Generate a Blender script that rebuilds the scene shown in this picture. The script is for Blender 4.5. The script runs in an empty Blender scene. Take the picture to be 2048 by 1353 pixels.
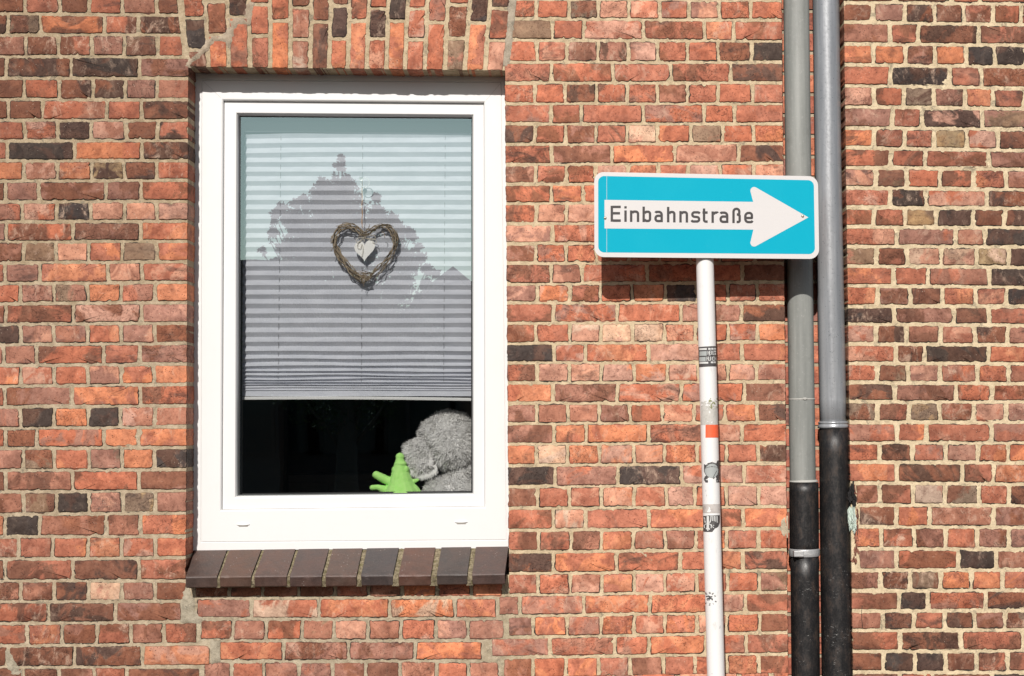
import bpy, bmesh, math, random
import numpy as np
from mathutils import Vector, Matrix, noise
random.seed(7)
sc = bpy.context.scene
C = sc.collection
# ------------------------------------------------------------------ camera
LENS_PX = 2844.0
PSI, TH, ROLL = 0.06, 0.035, -0.008
CX, CY = 1300.0, 749.0
DIST, EYE = 5.4, 1.65
F = Vector((math.sin(PSI)*math.cos(TH), math.cos(PSI)*math.cos(TH), math.sin(TH)))
R0 = Vector((math.cos(PSI), -math.sin(PSI), 0.0))
U0 = R0.cross(F)
R = R0*math.cos(ROLL) + U0*math.sin(ROLL)
U = U0*math.cos(ROLL) - R0*math.sin(ROLL)
EYEP = Vector((0.0, -DIST, EYE))
cam = bpy.data.cameras.new('camera'); co = bpy.data.objects.new('camera', cam); C.objects.link(co)
co.matrix_world = Matrix(((R.x, U.x, -F.x, EYEP.x), (R.y, U.y, -F.y, EYEP.y), (R.z, U.z, -F.z, EYEP.z), (0, 0, 0, 1)))
cam.sensor_width = 36.0; cam.lens = LENS_PX*36.0/2048.0
cam.shift_x = -(CX-1024.0)/2048.0; cam.shift_y = (CY-676.5)/2048.0
cam.clip_end = 1000.0; cam.clip_start = 0.05
sc.camera = co
# ------------------------------------------------------------------ light
SUN_DIR = Vector((0.155, 1.0, -0.72)).normalized()     # the way the light travels
wd = bpy.data.worlds.new('World'); sc.world = wd; wd.use_nodes = True
nt = wd.node_tree; nt.nodes.clear()
sky = nt.nodes.new('ShaderNodeTexSky'); sky.sky_type = 'NISHITA'; sky.sun_disc = False
el = math.asin(-SUN_DIR.z)
sky.sun_elevation = el
sky.sun_rotation = math.atan2(-SUN_DIR.x, -SUN_DIR.y)
sky.air_density = 1.0; sky.dust_density = 2.0; sky.ozone_density = 2.0
bg = nt.nodes.new('ShaderNodeBackground'); bg.inputs['Strength'].default_value = 0.060
wo = nt.nodes.new('ShaderNodeOutputWorld')
nt.links.new(sky.outputs[0], bg.inputs[0]); nt.links.new(bg.outputs[0], wo.inputs[0])
sl = bpy.data.lights.new('sun', 'SUN'); so = bpy.data.objects.new('sun', sl); C.objects.link(so)
sl.energy = 4.9; sl.angle = math.radians(0.53); sl.color = (1.0, 0.955, 0.90)
so.rotation_euler = SUN_DIR.to_track_quat('-Z', 'Y').to_euler()
so.location = (-3, -12, 9)
sc.view_settings.view_transform = 'Standard'; sc.view_settings.look = 'None'
sc.view_settings.exposure = 0.0; sc.view_settings.gamma = 1.0
sc.cycles.max_bounces = 8; sc.cycles.transparent_max_bounces = 12
sc.cycles.caustics_reflective = False

# ------------------------------------------------------------------ helpers
def at(px, py, Y=0.0):
    """the world point at depth Y that the photograph shows at px, py"""
    d = R*((px-CX)/LENS_PX) + F + U*((CY-py)/LENS_PX)
    return EYEP + d*((Y+DIST)/d.y)
def lin(c):
    return tuple((x/255/12.92) if x <= 10 else ((x/255+.055)/1.055)**2.4 for x in c)
K = (1.30, 1.20, 1.10)
def alb(c):
    return tuple(min(.9, v/k) for v, k in zip(lin(c), K))
class MB:
    def __init__(s): s.v = []; s.f = []; s.mi = []; s.sm = []; s.c1 = []; s.c2 = []; s.rn = []; s.cur = ((.5,.5,.5), (.5,.5,.5), (0,0,0))
    def vert(s, p, c1=None):
        s.v.append(tuple(p)); s.c1.append(c1 or s.cur[0]); s.c2.append(s.cur[1]); s.rn.append(s.cur[2]); return len(s.v)-1
    def face(s, idx, mi=0, sm=False):
        s.f.append(tuple(idx)); s.mi.append(mi); s.sm.append(sm)
    def poly(s, pts, mi=0, sm=False):
        s.face([s.vert(p) for p in pts], mi, sm)
    def loops(s, ls, closed=True, mi=0, sm=False, cap0=False, cap1=False):
        ids = [[s.vert(p) for p in l] for l in ls]
        n = len(ls[0])
        for a, b in zip(ids[:-1], ids[1:]):
            for i in range(n if closed else n-1):
                j = (i+1) % n
                s.face((a[i], a[j], b[j], b[i]), mi, sm)
        if cap0: s.face(ids[0][::-1], mi, False)
        if cap1: s.face(ids[-1], mi, False)
        return ids
    def box(s, x0, x1, y0, y1, z0, z1, mi=0):
        p = [(x0,y0,z0),(x1,y0,z0),(x1,y0,z1),(x0,y0,z1)]; q = [(a,y1,c) for a,_,c in p]
        s.loops([p, q], mi=mi, cap0=True, cap1=True)
    def tube(s, pts, r, n=8, mi=0, cap=True):
        pts = [Vector(p) for p in pts]; ls = []
        rr = r if isinstance(r, (list, tuple)) else [r]*len(pts)
        t0 = (pts[1]-pts[0]).normalized(); up = Vector((0,1,0)) if abs(t0.y) < .9 else Vector((1,0,0))
        nrm = t0.cross(up).normalized()
        for i, p in enumerate(pts):
            t = (pts[min(i+1, len(pts)-1)]-pts[max(i-1, 0)]).normalized()
            nrm = (nrm - t*nrm.dot(t)); nrm = nrm.normalized() if nrm.length > 1e-6 else t.orthogonal().normalized()
            b = t.cross(nrm)
            ls.append([p+(nrm*math.cos(2*math.pi*k/n)+b*math.sin(2*math.pi*k/n))*rr[i] for k in range(n)])
        s.loops(ls, mi=mi, sm=True, cap0=cap, cap1=cap)
    def build(s, name, mats, parent=None, attrs=False, fix=True, origin=None):
        me = bpy.data.meshes.new(name)
        v = s.v
        if origin is not None:
            o = Vector(origin); v = [(a-o.x, b-o.y, c-o.z) for a, b, c in v]
        me.from_pydata(v, [], s.f)
        for m in (mats if isinstance(mats, (list, tuple)) else [mats]): me.materials.append(m)
        me.polygons.foreach_set('material_index', s.mi); me.polygons.foreach_set('use_smooth', s.sm)
        if attrs:
            for nm, arr in (('col', s.c1), ('colb', s.c2), ('rnd', s.rn)):
                a = me.color_attributes.new(nm, 'FLOAT_COLOR', 'POINT')
                a.data.foreach_set('color', np.hstack([np.array(arr, dtype=np.float32), np.ones((len(arr), 1), np.float32)]).ravel())
        if fix:
            bm = bmesh.new(); bm.from_mesh(me); bmesh.ops.recalc_face_normals(bm, faces=bm.faces); bm.to_mesh(me); bm.free()
        me.update()
        ob = bpy.data.objects.new(name, me); C.objects.link(ob)
        if origin is not None: ob.location = origin
        if parent is not None: setp(ob, parent)
        return ob
def setp(ob, parent):
    ob.parent = parent
    ob.matrix_parent_inverse = Matrix.Translation(parent.location).inverted()
def thing(name, label, cat, loc=(0, 0, 0), group=None):
    o = bpy.data.objects.new(name, None); C.objects.link(o); o.location = loc; o.empty_display_size = .1
    return tag(o, label, cat, group)
def tag(o, label, cat, group=None):
    o['label'] = label; o['category'] = cat
    if group: o['group'] = group
    return o
def bevel(o, w=.0012, seg=2):
    m = o.modifiers.new('bevel', 'BEVEL'); m.width = w; m.segments = seg; m.limit_method = 'ANGLE'; m.angle_limit = math.radians(35); return o

# node shorthand
class N:
    def __init__(s, name):
        s.m = bpy.data.materials.new(name); s.m.use_nodes = True; s.t = s.m.node_tree; s.t.nodes.clear()
        s.out = s.t.nodes.new('ShaderNodeOutputMaterial')
        s.tc = s.n('ShaderNodeTexCoord')
        s.P = s.tc.outputs['Object']
    def n(s, typ, **kw):
        x = s.t.nodes.new(typ)
        for k, v in kw.items(): setattr(x, k, v)
        return x
    def link(s, a, b): s.t.links.new(a, b)
    def inp(s, node, key, v):
        if isinstance(v, bpy.types.NodeSocket): s.link(v, node.inputs[key])
        else: node.inputs[key].default_value = v
    def noise(s, scale, detail=3, rough=.55, vec=None, dist=0.0):
        x = s.n('ShaderNodeTexNoise'); s.link(vec or s.P, x.inputs['Vector'])
        x.inputs['Scale'].default_value = scale; x.inputs['Detail'].default_value = detail; x.inputs['Roughness'].default_value = rough; x.inputs['Distortion'].default_value = dist
        return x.outputs['Fac']
    def voro(s, scale, vec=None, feature='F1'):
        x = s.n('ShaderNodeTexVoronoi', feature=feature); s.link(vec or s.P, x.inputs['Vector']); x.inputs['Scale'].default_value = scale
        return x.outputs['Distance']
    def ramp(s, v, a, b, lo=0.0, hi=1.0):
        x = s.n('ShaderNodeMapRange'); x.interpolation_type = 'SMOOTHSTEP'; s.inp(x, 'Value', v)
        for k, q in (('From Min', a), ('From Max', b), ('To Min', lo), ('To Max', hi)): x.inputs[k].default_value = q
        return x.outputs[0]
    def math(s, op, a, b=0.0):
        x = s.n('ShaderNodeMath', operation=op); s.inp(x, 0, a); s.inp(x, 1, b); return x.outputs[0]
    def mix(s, fac, a, b, mode='MIX'):
        x = s.n('ShaderNodeMix', data_type='RGBA', blend_type=mode); s.inp(x, 0, fac)
        for k, v in ((6, a), (7, b)):
            if not isinstance(v, bpy.types.NodeSocket) and len(v) == 3: v = (*v, 1)
            s.inp(x, k, v)
        return x.outputs[2]
    def scalev(s, sx, sy, sz, vec=None):
        x = s.n('ShaderNodeVectorMath', operation='MULTIPLY'); s.link(vec or s.P, x.inputs[0]); x.inputs[1].default_value = (sx, sy, sz); return x.outputs[0]
    def bump(s, h, strength=.4, dist=.002, nrm=None):
        x = s.n('ShaderNodeBump'); x.inputs['Strength'].default_value = strength; x.inputs['Distance'].default_value = dist
        s.link(h, x.inputs['Height'])
        if nrm is not None: s.link(nrm, x.inputs['Normal'])
        return x.outputs[0]
    def bsdf(s, col, rough=.8, normal=None, metallic=0.0, spec=.5, **kw):
        b = s.n('ShaderNodeBsdfPrincipled')
        if not isinstance(col, bpy.types.NodeSocket) and len(col) == 3: col = (*col, 1)
        s.inp(b, 'Base Color', col); s.inp(b, 'Roughness', rough); s.inp(b, 'Metallic', metallic); s.inp(b, 'Specular IOR Level', spec)
        if normal is not None: s.link(normal, b.inputs['Normal'])
        for k, v in kw.items(): s.inp(b, k, v)
        s.link(b.outputs[0], s.out.inputs[0]); return s.m
    def attr(s, nm):
        x = s.n('ShaderNodeAttribute', attribute_name=nm); return x

# ------------------------------------------------------------------ materials
def mat_brick():
    s = N('brick')
    a, b, r = s.attr('col').outputs['Color'], s.attr('colb').outputs['Color'], s.attr('rnd').outputs['Vector']
    off = s.n('ShaderNodeVectorMath', operation='MULTIPLY'); s.link(r, off.inputs[0]); off.inputs[1].default_value = (37, 53, 41)
    ad = s.n('ShaderNodeVectorMath', operation='ADD'); s.link(s.P, ad.inputs[0]); s.link(off.outputs[0], ad.inputs[1]); P = ad.outputs[0]
    sp = s.n('ShaderNodeSeparateXYZ'); s.link(r, sp.inputs[0]); rx, ry, rz = sp.outputs
    big = s.noise(8, 4, .62, P, .8)
    c = s.mix(s.ramp(big, .47, .56), a, b)
    # broad light and dark clouds inside each brick
    med = s.noise(20, 5, .62, P, .5)
    c = s.mix(s.ramp(med, .56, .30, 0, .55), c, s.mix(1.0, c, (.30, .22, .20), 'MULTIPLY'))
    c = s.mix(s.ramp(med, .52, .72, 0, .75), c, s.mix(1.0, c, (1.45, 1.5, 1.5), 'MULTIPLY'))
    fn = s.noise(95, 5, .72, P)
    c = s.mix(s.ramp(fn, .52, .30, 0, .62), c, s.mix(1.0, c, (.42, .32, .30), 'MULTIPLY'))
    # fire marks, strong on some bricks only
    sm = s.noise(11, 5, .68, s.scalev(.6, 1, 1.5, P), 1.2)
    c = s.mix(s.math('MULTIPLY', s.ramp(sm, .50, .66), s.ramp(rx, .5, 1.0, 0, .7)), c, (.05, .033, .029))
    # pale scum and smeared mortar, on other bricks
    sc_ = s.noise(24, 6, .78, s.scalev(1, 1, .6, P), .7)
    c = s.mix(s.math('MULTIPLY', s.ramp(sc_, .50, .72), s.ramp(ry, .45, 1.0, .08, .75)), c, (.60, .42, .31))
    # scratches
    wv = s.noise(60, 4, .8, s.scalev(.5, 1, 1.8, P), 1.0)
    c = s.mix(s.ramp(wv, .64, .68, 0, .28), c, (.62, .46, .36))
    # pits and cinders
    pit = s.voro(125, P); pn = s.noise(30, 3, .6, P)
    pm = s.math('MULTIPLY', s.ramp(pit, .12, .26, 1, 0), s.ramp(pn, .47, .60))
    c = s.mix(s.math('MULTIPLY', pm, .85), c, (.018, .011, .010))
    wp = s.voro(90, P); wm = s.math('MULTIPLY', s.ramp(wp, .06, .12, 1, 0), s.ramp(s.noise(19, 2, .5, P), .54, .66))
    c = s.mix(s.math('MULTIPLY', wm, .8), c, (.72, .62, .5))
    gr = s.noise(300, 3, .6, P)
    h = s.math('ADD', s.math('MULTIPLY', fn, 1.0), s.math('MULTIPLY', gr, .4))
    h = s.math('SUBTRACT', h, s.math('MULTIPLY', pm, .8))
    cr = s.noise(16, 3, .6, P, 2.5); cm = s.math('MULTIPLY', s.ramp(s.math('ABSOLUTE', s.math('SUBTRACT', cr, .5)), 0, .012, 1, 0), s.ramp(rz, .72, .8))
    h = s.math('SUBTRACT', h, s.math('MULTIPLY', cm, 1.2))
    c = s.mix(s.math('MULTIPLY', cm, .7), c, (.04, .024, .02))
    return s.bsdf(c, s.ramp(med, .2, .8, .72, .92), s.bump(h, .65, .0020), spec=.22)
def mat_mortar():
    s = N('mortar')
    a = s.attr('col').outputs['Color']
    n1 = s.noise(28, 5, .65); n2 = s.noise(260, 4, .7); n3 = s.noise(9, 4, .6)
    c = s.mix(s.ramp(n1, .3, .7), s.mix(.38, a, (.22, .165, .105)), s.mix(.22, a, (.88, .74, .55)))
    c = s.mix(s.ramp(n2, .52, .75, 0, .35), c, (.24, .2, .15))
    c = s.mix(s.ramp(s.noise(30, 6, .75, None, 1.0), .53, .66, 0, .62), c, (.12, .11, .085))
    c = s.mix(s.ramp(s.noise(600, 2, .5), .62, .7, 0, .5), c, (.75, .7, .6))
    h = s.math('ADD', s.noise(60, 5, .7), s.math('MULTIPLY', n2, .7))
    return s.bsdf(c, .95, s.bump(h, .9, .004), spec=.15)
def mat_sill():
    s = N('sill_clinker')
    a = s.attr('col').outputs['Color']
    n1 = s.noise(22, 5, .65, None, .4)
    a = s.mix(s.ramp(s.noise(7, 4, .6), .4, .65, 0, .6), a, s.mix(1.0, a, (1.5, 1.1, .9), 'MULTIPLY'))
    c = s.mix(s.ramp(n1, .3, .7), s.mix(.35, a, (.03, .024, .02)), s.mix(.10, a, (.35, .25, .2)))
    c = s.mix(s.ramp(s.noise(300, 3, .6), .3, .7, 0, .08), c, (.4, .33, .28))
    w = s.math('MULTIPLY', s.ramp(s.voro(75), .05, .14, 1, 0), s.ramp(s.noise(14, 2, .5), .5, .62))
    c = s.mix(s.math('MULTIPLY', w, .8), c, (.6, .56, .5))
    return s.bsdf(c, s.ramp(n1, .2, .8, .36, .62), s.bump(s.math('ADD', s.noise(80, 5, .65), s.math('MULTIPLY', s.noise(500, 2), .3)), .5, .002), spec=.4)
def mat_moss():
    s = N('mossy_mortar')
    n = s.noise(70, 5, .7)
    c = s.mix(s.ramp(n, .35, .65), (.15, .12, .075), (.36, .30, .20))
    c = s.mix(s.ramp(s.noise(45, 4, .7), .5, .66, 0, .7), c, (.12, .11, .035))
    c = s.mix(s.ramp(s.noise(160, 3, .6), .56, .68, 0, .8), c, (.07, .06, .04))
    return s.bsdf(c, .95, s.bump(s.noise(160, 5, .75), 1.0, .006), spec=.1)
def mat_plain(name, col, rough=.5, bumpy=0.0, bs=200, dirt=0.0, dirtcol=(.3, .28, .25), ds=12, spec=.5, metallic=0.0, **kw):
    s = N(name); c = col
    if dirt: c = s.mix(s.ramp(s.noise(ds, 5, .7, None, .5), .45, .75, 0, dirt), col, dirtcol)
    nm = s.bump(s.noise(bs, 4, .6), bumpy, .002) if bumpy else None
    return s.bsdf(c, rough, nm, metallic, spec, **kw)
M = {}
M['brick'] = mat_brick(); M['mortar'] = mat_mortar(); M['sill'] = mat_sill(); M['moss'] = mat_moss()
M['pvc'] = mat_plain('white_window_plastic', (.70, .695, .685), .38, .03, 40, .10, (.62, .6, .55), 9)
M['gasket'] = mat_plain('dark_gasket', (.03, .03, .03), .6)
M['slot'] = mat_plain('drain_slot', (.45, .42, .36), .7)
def mat_glass():
    s = N('window_glass')
    t = s.n('ShaderNodeBsdfTransparent'); t.inputs[0].default_value = (.99, 1.0, 1.0, 1)
    g = s.n('ShaderNodeBsdfGlossy'); g.inputs['Roughness'].default_value = 0.0; g.inputs[0].default_value = (.68, .97, 1.0, 1)
    w = s.noise(2.2, 2, .5); s.link(s.bump(w, .05, .012), g.inputs['Normal'])
    m = s.n('ShaderNodeMixShader'); m.inputs[0].default_value = GLASS_REFL
    s.link(t.outputs[0], m.inputs[1]); s.link(g.outputs[0], m.inputs[2]); s.link(m.outputs[0], s.out.inputs[0])
    return s.m
GLASS_REFL = .35
M['glass'] = mat_glass()
# ------------------------------------------------------------------ brickwork
PAL = {'r': (202,118,93), 'o': (228,138,102), 'p': (218,152,130), 'q': (224,176,152), 'b': (154,96,76),
       'd': (108,76,66), 'k': (84,68,64), 'g': (156,120,100), 'm': (184,122,104), 'y': (192,150,114)}
def edge_win_l(y): return 377.0 - 5.0*(y-140)/970
def edge_win_r(y): return 1010.0 + 7.5*(y-165)/935
def edge_ch_l(y): return 1563.5 + 13.0*y/1353
def edge_ch_r(y): return 1687.0 + 18.5*y/1353
def arch_bottom(x): return 134.5 + 7.5*(x-377)/633
ARCH_TOP = -128.0
def arch_l(y): return 375 - (131-y)*.105 if y < 131 else 375.
def arch_r(y): return 1011 + (131-y)*.115 if y < 131 else 1011.
XL, XR, YT, YB = -900.0, 2950.0, -560.0, 1800.0
XS_TONE = random.Random(3)
def n2(x, y, s=0.0): return noise.noise(Vector((x, y, s)))
def flange_pts(pts, wob, q, cen, seed):
    """thin dark line where brick and mortar part, joint shadow painted in with dirt: its width comes and goes"""
    out = []; hw = (q[1]-q[0]).length/2; hh = (q[3]-q[0]).length/2
    for p, w in zip(pts, wob):
        d = cen-p; ex, ey = abs(d.x)/hw, abs(d.y)/hh
        dv = Vector((math.copysign(1, d.x)*max(0, ex-.82)/.18, math.copysign(1, d.y)*max(0, ey-.80)/.2))
        if dv.length > 1: dv.normalize()
        wd_ = max(.1, .75+2.4*n2(p.x*.06, p.y*.06, seed+33)+1.2*n2(p.x*.3, p.y*.3, seed+3)+(.5 if d.y < 0 else 0))
        out.append(p+dv*(w-wd_))
    return out
def brick(mb, q, code, deep=None, yoff=None, jit=1.0, vignette=1.0):
    """q: four photo corners (top-left, top-right, bottom-right, bottom-left) of the brick face on the wall"""
    rs = XS_TONE
    code = code if len(code) > 1 else code + code
    X_, Y_ = q[0]
    vignette = vignette*(.72+.36*max(0, min(1, (X_+100)/1000)))*(1-.24*max(0, min(1, (X_-1600)/140)))  # lens vignetting put into the brick colour: darker towards left and right
    if X_ < 400: vignette *= .92+.26*max(0, min(1, (Y_-330)/250))*(1-max(0, min(1, (Y_-900)/350))*.7)  # same painted vignetting: left bricks darker towards top and bottom
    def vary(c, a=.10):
        f = vignette*(1+rs.uniform(-a, a)); h = rs.uniform(-.08, .08)
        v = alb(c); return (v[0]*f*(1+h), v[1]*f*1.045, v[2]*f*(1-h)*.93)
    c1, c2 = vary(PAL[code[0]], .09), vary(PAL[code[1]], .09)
    rn = (rs.random(), rs.random(), rs.random())
    mb.cur = (c1, c2, rn)
    q = [Vector((a, b)) for a, b in q]
    seed = rs.uniform(0, 900)
    r = [rs.uniform(1.0, 3.0) + (rs.uniform(2, 6) if rs.random() < .10 else 0) for _ in range(4)]
    pts = []
    cen = sum(q, Vector((0, 0)))/4
    for i in range(4):
        p, a, b = q[i], q[i-1], q[(i+1) % 4]
        da, db = (a-p), (b-p); la, lb = da.length, db.length
        ri = min(r[i], la*.4, lb*.4)
        p0 = p+da/la*ri; p2 = p+db/lb*ri
        for t in (0, .5, 1.0):
            pts.append(p0*(1-t)**2 + p*2*t*(1-t) + p2*t*t)
        nx = q[(i+1) % 4]; rn_ = min(r[(i+1) % 4], lb*.4)
        e = nx - db/lb*rn_; L = (e-p2).length; n = max(1, int(L/3.2))
        for k in range(1, n): pts.append(p2.lerp(e, k/n))
    wob = []
    for p in pts:
        d = (cen-p); d.normalize()
        a = n2(p.x*.34, p.y*.34, seed)*.95 + n2(p.x*.07, p.y*.07, seed+5)*1.3 + max(0, n2(p.x*.15, p.y*.15, seed+9)-.36)*8.0 + .3
        wob.append(a*jit)
    yo = rs.uniform(-.0016, .0012) if yoff is None else yoff
    tx, ty = rs.uniform(-.9, .9), rs.uniform(-.9, .9)
    def ring(ins, y):
        out = []
        for p, w in zip(pts, wob):
            d = cen-p; ax = abs(d.x); ay = abs(d.y)
            hw = (q[1]-q[0]).length/2; hh = (q[3]-q[0]).length/2
            ex, ey = ax/hw, ay/hh
            dv = Vector((math.copysign(1, d.x)*max(0, ex-.82)/.18, math.copysign(1, d.y)*max(0, ey-.80)/.2))
            if dv.length > 1: dv.normalize()
            pp = p + dv*(w+ins)
            yy = y + (tx*(pp.x-cen.x)+ty*(pp.y-cen.y))*.00003
            out.append(at(pp.x, pp.y, yy))
        return out
    dk = rs.uniform(.25, .8)
    base = mb.cur
    edgec = tuple(v*dk for v in c1)
    if deep:
        mb.cur = (c1, c2, rn)
        a, b = at(cen.x, cen.y, 0), at(cen.x, cen.y, deep)
        rr = [p for p in ring(-.6, yo+.0020)]
        back = [Vector((p.x, deep, p.z)) for p in rr]
        mb.loops([back, rr], sm=False)
    l0 = ring(-.2, yo+.012); l1 = ring(-.1, yo+.0016); l2 = ring(.35, yo+.0004); l3 = ring(1.0, yo)
    mb.cur = (edgec, tuple(v*dk for v in c2), rn)
    i0 = [mb.vert(p) for p in l0]; i1 = [mb.vert(p) for p in l1]
    mb.cur = base
    rim_dark = [min(1, max(0, .5+n2(p.x*.05, p.y*.05, seed+20)*1.6))*(1-dk)*.75 for p in pts]  # rim darkened by noise: burnt edges and painted joint shadow
    i2 = [mb.vert(p, tuple(v*(1-w_) for v in c1)) for p, w_ in zip(l2, rim_dark)]; i3 = [mb.vert(p) for p in l3]
    n = len(pts)
    if not deep:
        lf_ = [at(*(lambda v: (v.x, v.y))(p2_), .0026) for p2_ in flange_pts(pts, wob, q, cen, seed)]; gc = (.045, .04, .032); i_f = [mb.vert(p, gc) for p in lf_]  # near-black flange: shadow beside the brick painted in, mixed with grime
        mb.cur = (gc, gc, rn); i_g = [mb.vert(p) for p in l1]; mb.cur = base
        for i in range(n): mb.face((i_f[i], i_f[(i+1) % n], i_g[(i+1) % n], i_g[i]), 0, False)
    for A, B, sm in ((i0, i1, False), (i1, i2, True), (i2, i3, True)):
        for i in range(n):
            j = (i+1) % n; mb.face((A[i], A[j], B[j], B[i]), 0, sm)
    cv = mb.vert(at(cen.x, cen.y, yo))
    # a middle ring keeps the face from being one flat fan
    for i in range(n): mb.face((i3[i], i3[(i+1) % n], cv), 0, True)

Z1, Z3 = 2.9425, 2.922
def zl(offx, offy, s): return lambda v: v/s+offx, lambda v: v/s+offy
# course lines: (y at the left, y at the right) of the bed joints; rows: bricks between them
L_LINES = [(-13,-10),(27.5,31),(70,70),(113,115),(156.5,157),(199,200.5),(240.5,241),(282,281.5),(322,322),(363,361),(404,402.7),(444,443),
 (484,482.5),(526,524),(567.4,564.5),(608,605),(649,646.5),(690,687),(731.6,728),(773,769),(814.5,811.5),(857,854.5),(897,895.5),
 (941.3,939.5),(984,981.7),(1029.5,1026.3),(1073.8,1073),(1118.5,1116),(1162,1162),(1204,1203),(1247.6,1244),(1292,1288.7),(1335,1334),(1378,1377)]
L_ROWS = """b147 r352 b525 r720 m920 b
bd48 bg238 bo615 rb815 bd
bm152 b343 rb540 m733 bg928 r
b38 db418 kd820 bm
b143 rb348 db548 db738 m922 rm
bd50 b250 mr630 r832 db
r145 rp340 d537 pm740 b928 rd
ro45 kd438 ro835 db
or140 pm338 or540 dy732 bd922 r
b33 m228 bm622 mb828 br
rm130 rp333 kd533 p733 p922 p
m37 rb430 bm828 ro
bm138 g330 p522 ro720 g920 ro
r30 m235 ro635 mp835 rp
r120 m318 mg515 o713 mr912 o
bm33 rb432 pb832 mp
db122 mp317 m515 ro713 mp910 bd
m22 m217 rb610 ro822 mb
ro122 rp318 r517 mp712 ro905 o
r28 bm425 or825 rb
rm120 dk318 or520 dk708 pm910 m
r33 bd217 rm612 o815 ro
m137 bg318 or520 mg713 op903 kd
b33 bm425 rb812 bm
bm138 bg330 dk520 mp718 gy908 m
o30 k232 bm622 bm820 ro
rb110 rm308 ro515 ro710 rp907 ro
b30 br425 bd812 rb
bm122 bm318 bd517 qp713 m905 b
rb283 bd675 bm
rm160 ro363 bm568 rb765 mb958 rb
b45 bd435 bd832 po
b135 b345 bm555 r740 b"""
M_LINES = [(-2,1),(38,40.5),(80,83),(125,125),(166.6,166),(208,208),(248,248),(289,287),(329.5,326.5),(369,366),(407.5,405),(448,446),
 (487.6,486),(527,526.3),(568.5,565),(606.3,606),(647,645.5),(687.5,684),(726,725),(766.4,764),(807,806),(848,845.5),(889,886),
 (931.5,927),(974,969),(1017,1014),(1061,1057),(1104,1099.6),(1147.5,1141.7),(1191,1184.5),(1232,1225.6),(1275,1265.7),(1315,1308),(1357,1350.6)]
M_ROWS = """rb1073 r1138 bg1197 p1258 pr1319 rm1378 mp1439 rb1501 r
g1105 r1167 rp1287 rb1409 or1467 rb
rp1074 rp1134 bm1196 dm1257 pm1315 rb1375 r1436 db1503 kd
rm1103 br1226 rb1342 br1461 db
r1070 r1130 db1193 rb1254 mr1315 mb1375 r1436 r1505 rp
rm1102 rb1163 r1286 rm1408 r1469 r
db1070 rb1131 bm1192 rb1254 qp1315 ro1382 gm1445 rb1507 ro
rb1103 bm1224 or1350 mp1477 db
bp1072 rb1133 rb1191 p1256 ro1316 r1376 p1441 rm1507 rp
br1103 ro1166 r1290 r1410 r1472 r
rb1073 mp1133 p1195 r1258 r1318 r1378 r1440 r1506 r
pm1105 rp1230 r1350 r1475 r
bm1072 rm1132 ro1193 r1258 r1320 r1380 r1440 r1510 b
br1103 mp1164 r1294 rb1410 r1484 b
mp1075 po1140 rb1201 r1264 o1331 kd1394 rb1456 r1514 r
rb1107 mr1235 rp1362 bm1483 db
br1072 r1140 pq1202 pq1265 q1329 pr1391 r1456 rp1515 o
kd1108 rp1171 ro1297 p1412 rb1484 ro
br1074 pm1139 p1203 po1268 po1335 pr1396 pm1456 p1513 mr
or1106 bm1235 rp1362 rm1488 mb
mb1074 mp1136 pm1198 bm1260 br1324 pr1388 rm1450 or1514 bd
bm1108 or1173 or1297 mr1410 pm1484 rp
ro1073 q1135 or1199 po1268 po1329 or1394 r1453 r1516 db
dk1111 rm1236 dk1363 rp1488 rp
bm1076 r1139 rp1203 po1268 pr1333 mp1390 ro1453 p1517 pr
rb1107 qp1171 rm1298 or1415 rb1486 or
br1078 rb1142 mb1203 ro1267 mr1330 mb1392 or1453 rm1517 r
db1107 or1233 rb1360 ro1486 dr
br1076 rp1140 pm1203 or1268 rp1330 pr1393 r1455 r1518 mg
m1040 mr1168 or1300 ro1415 pm1490 rb
mb1067 or1134 rm1202 ro1268 rp1330 ro1394 pm1454 ro1519 rb
rm1100 mr1230 rp1298 or1412 rm1492 rb
mb1066 ro1132 or1197 rm1260 mb1327 r1390 r1454 or1517 rb"""
R_LINES = [(-38,-33),(5,8),(45,50),(88,91),(130,134),(172,177),(213.5,217.6),(256,259),(296,301),(335,339),(375,380),(415,417.5),(454,456),
 (493,494),(532,534.5),(571,575),(613,613),(648,651),(688,690.5),(727,728),(765.4,767),(804,804),(844.6,845),(886,886),
 (925,926),(966,969),(1010,1011.5),(1054,1055),(1097,1099),(1141.6,1140),(1182,1181),(1223,1221),(1261,1260),(1303.5,1302),(1345,1345),(1387,1387)]
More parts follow.
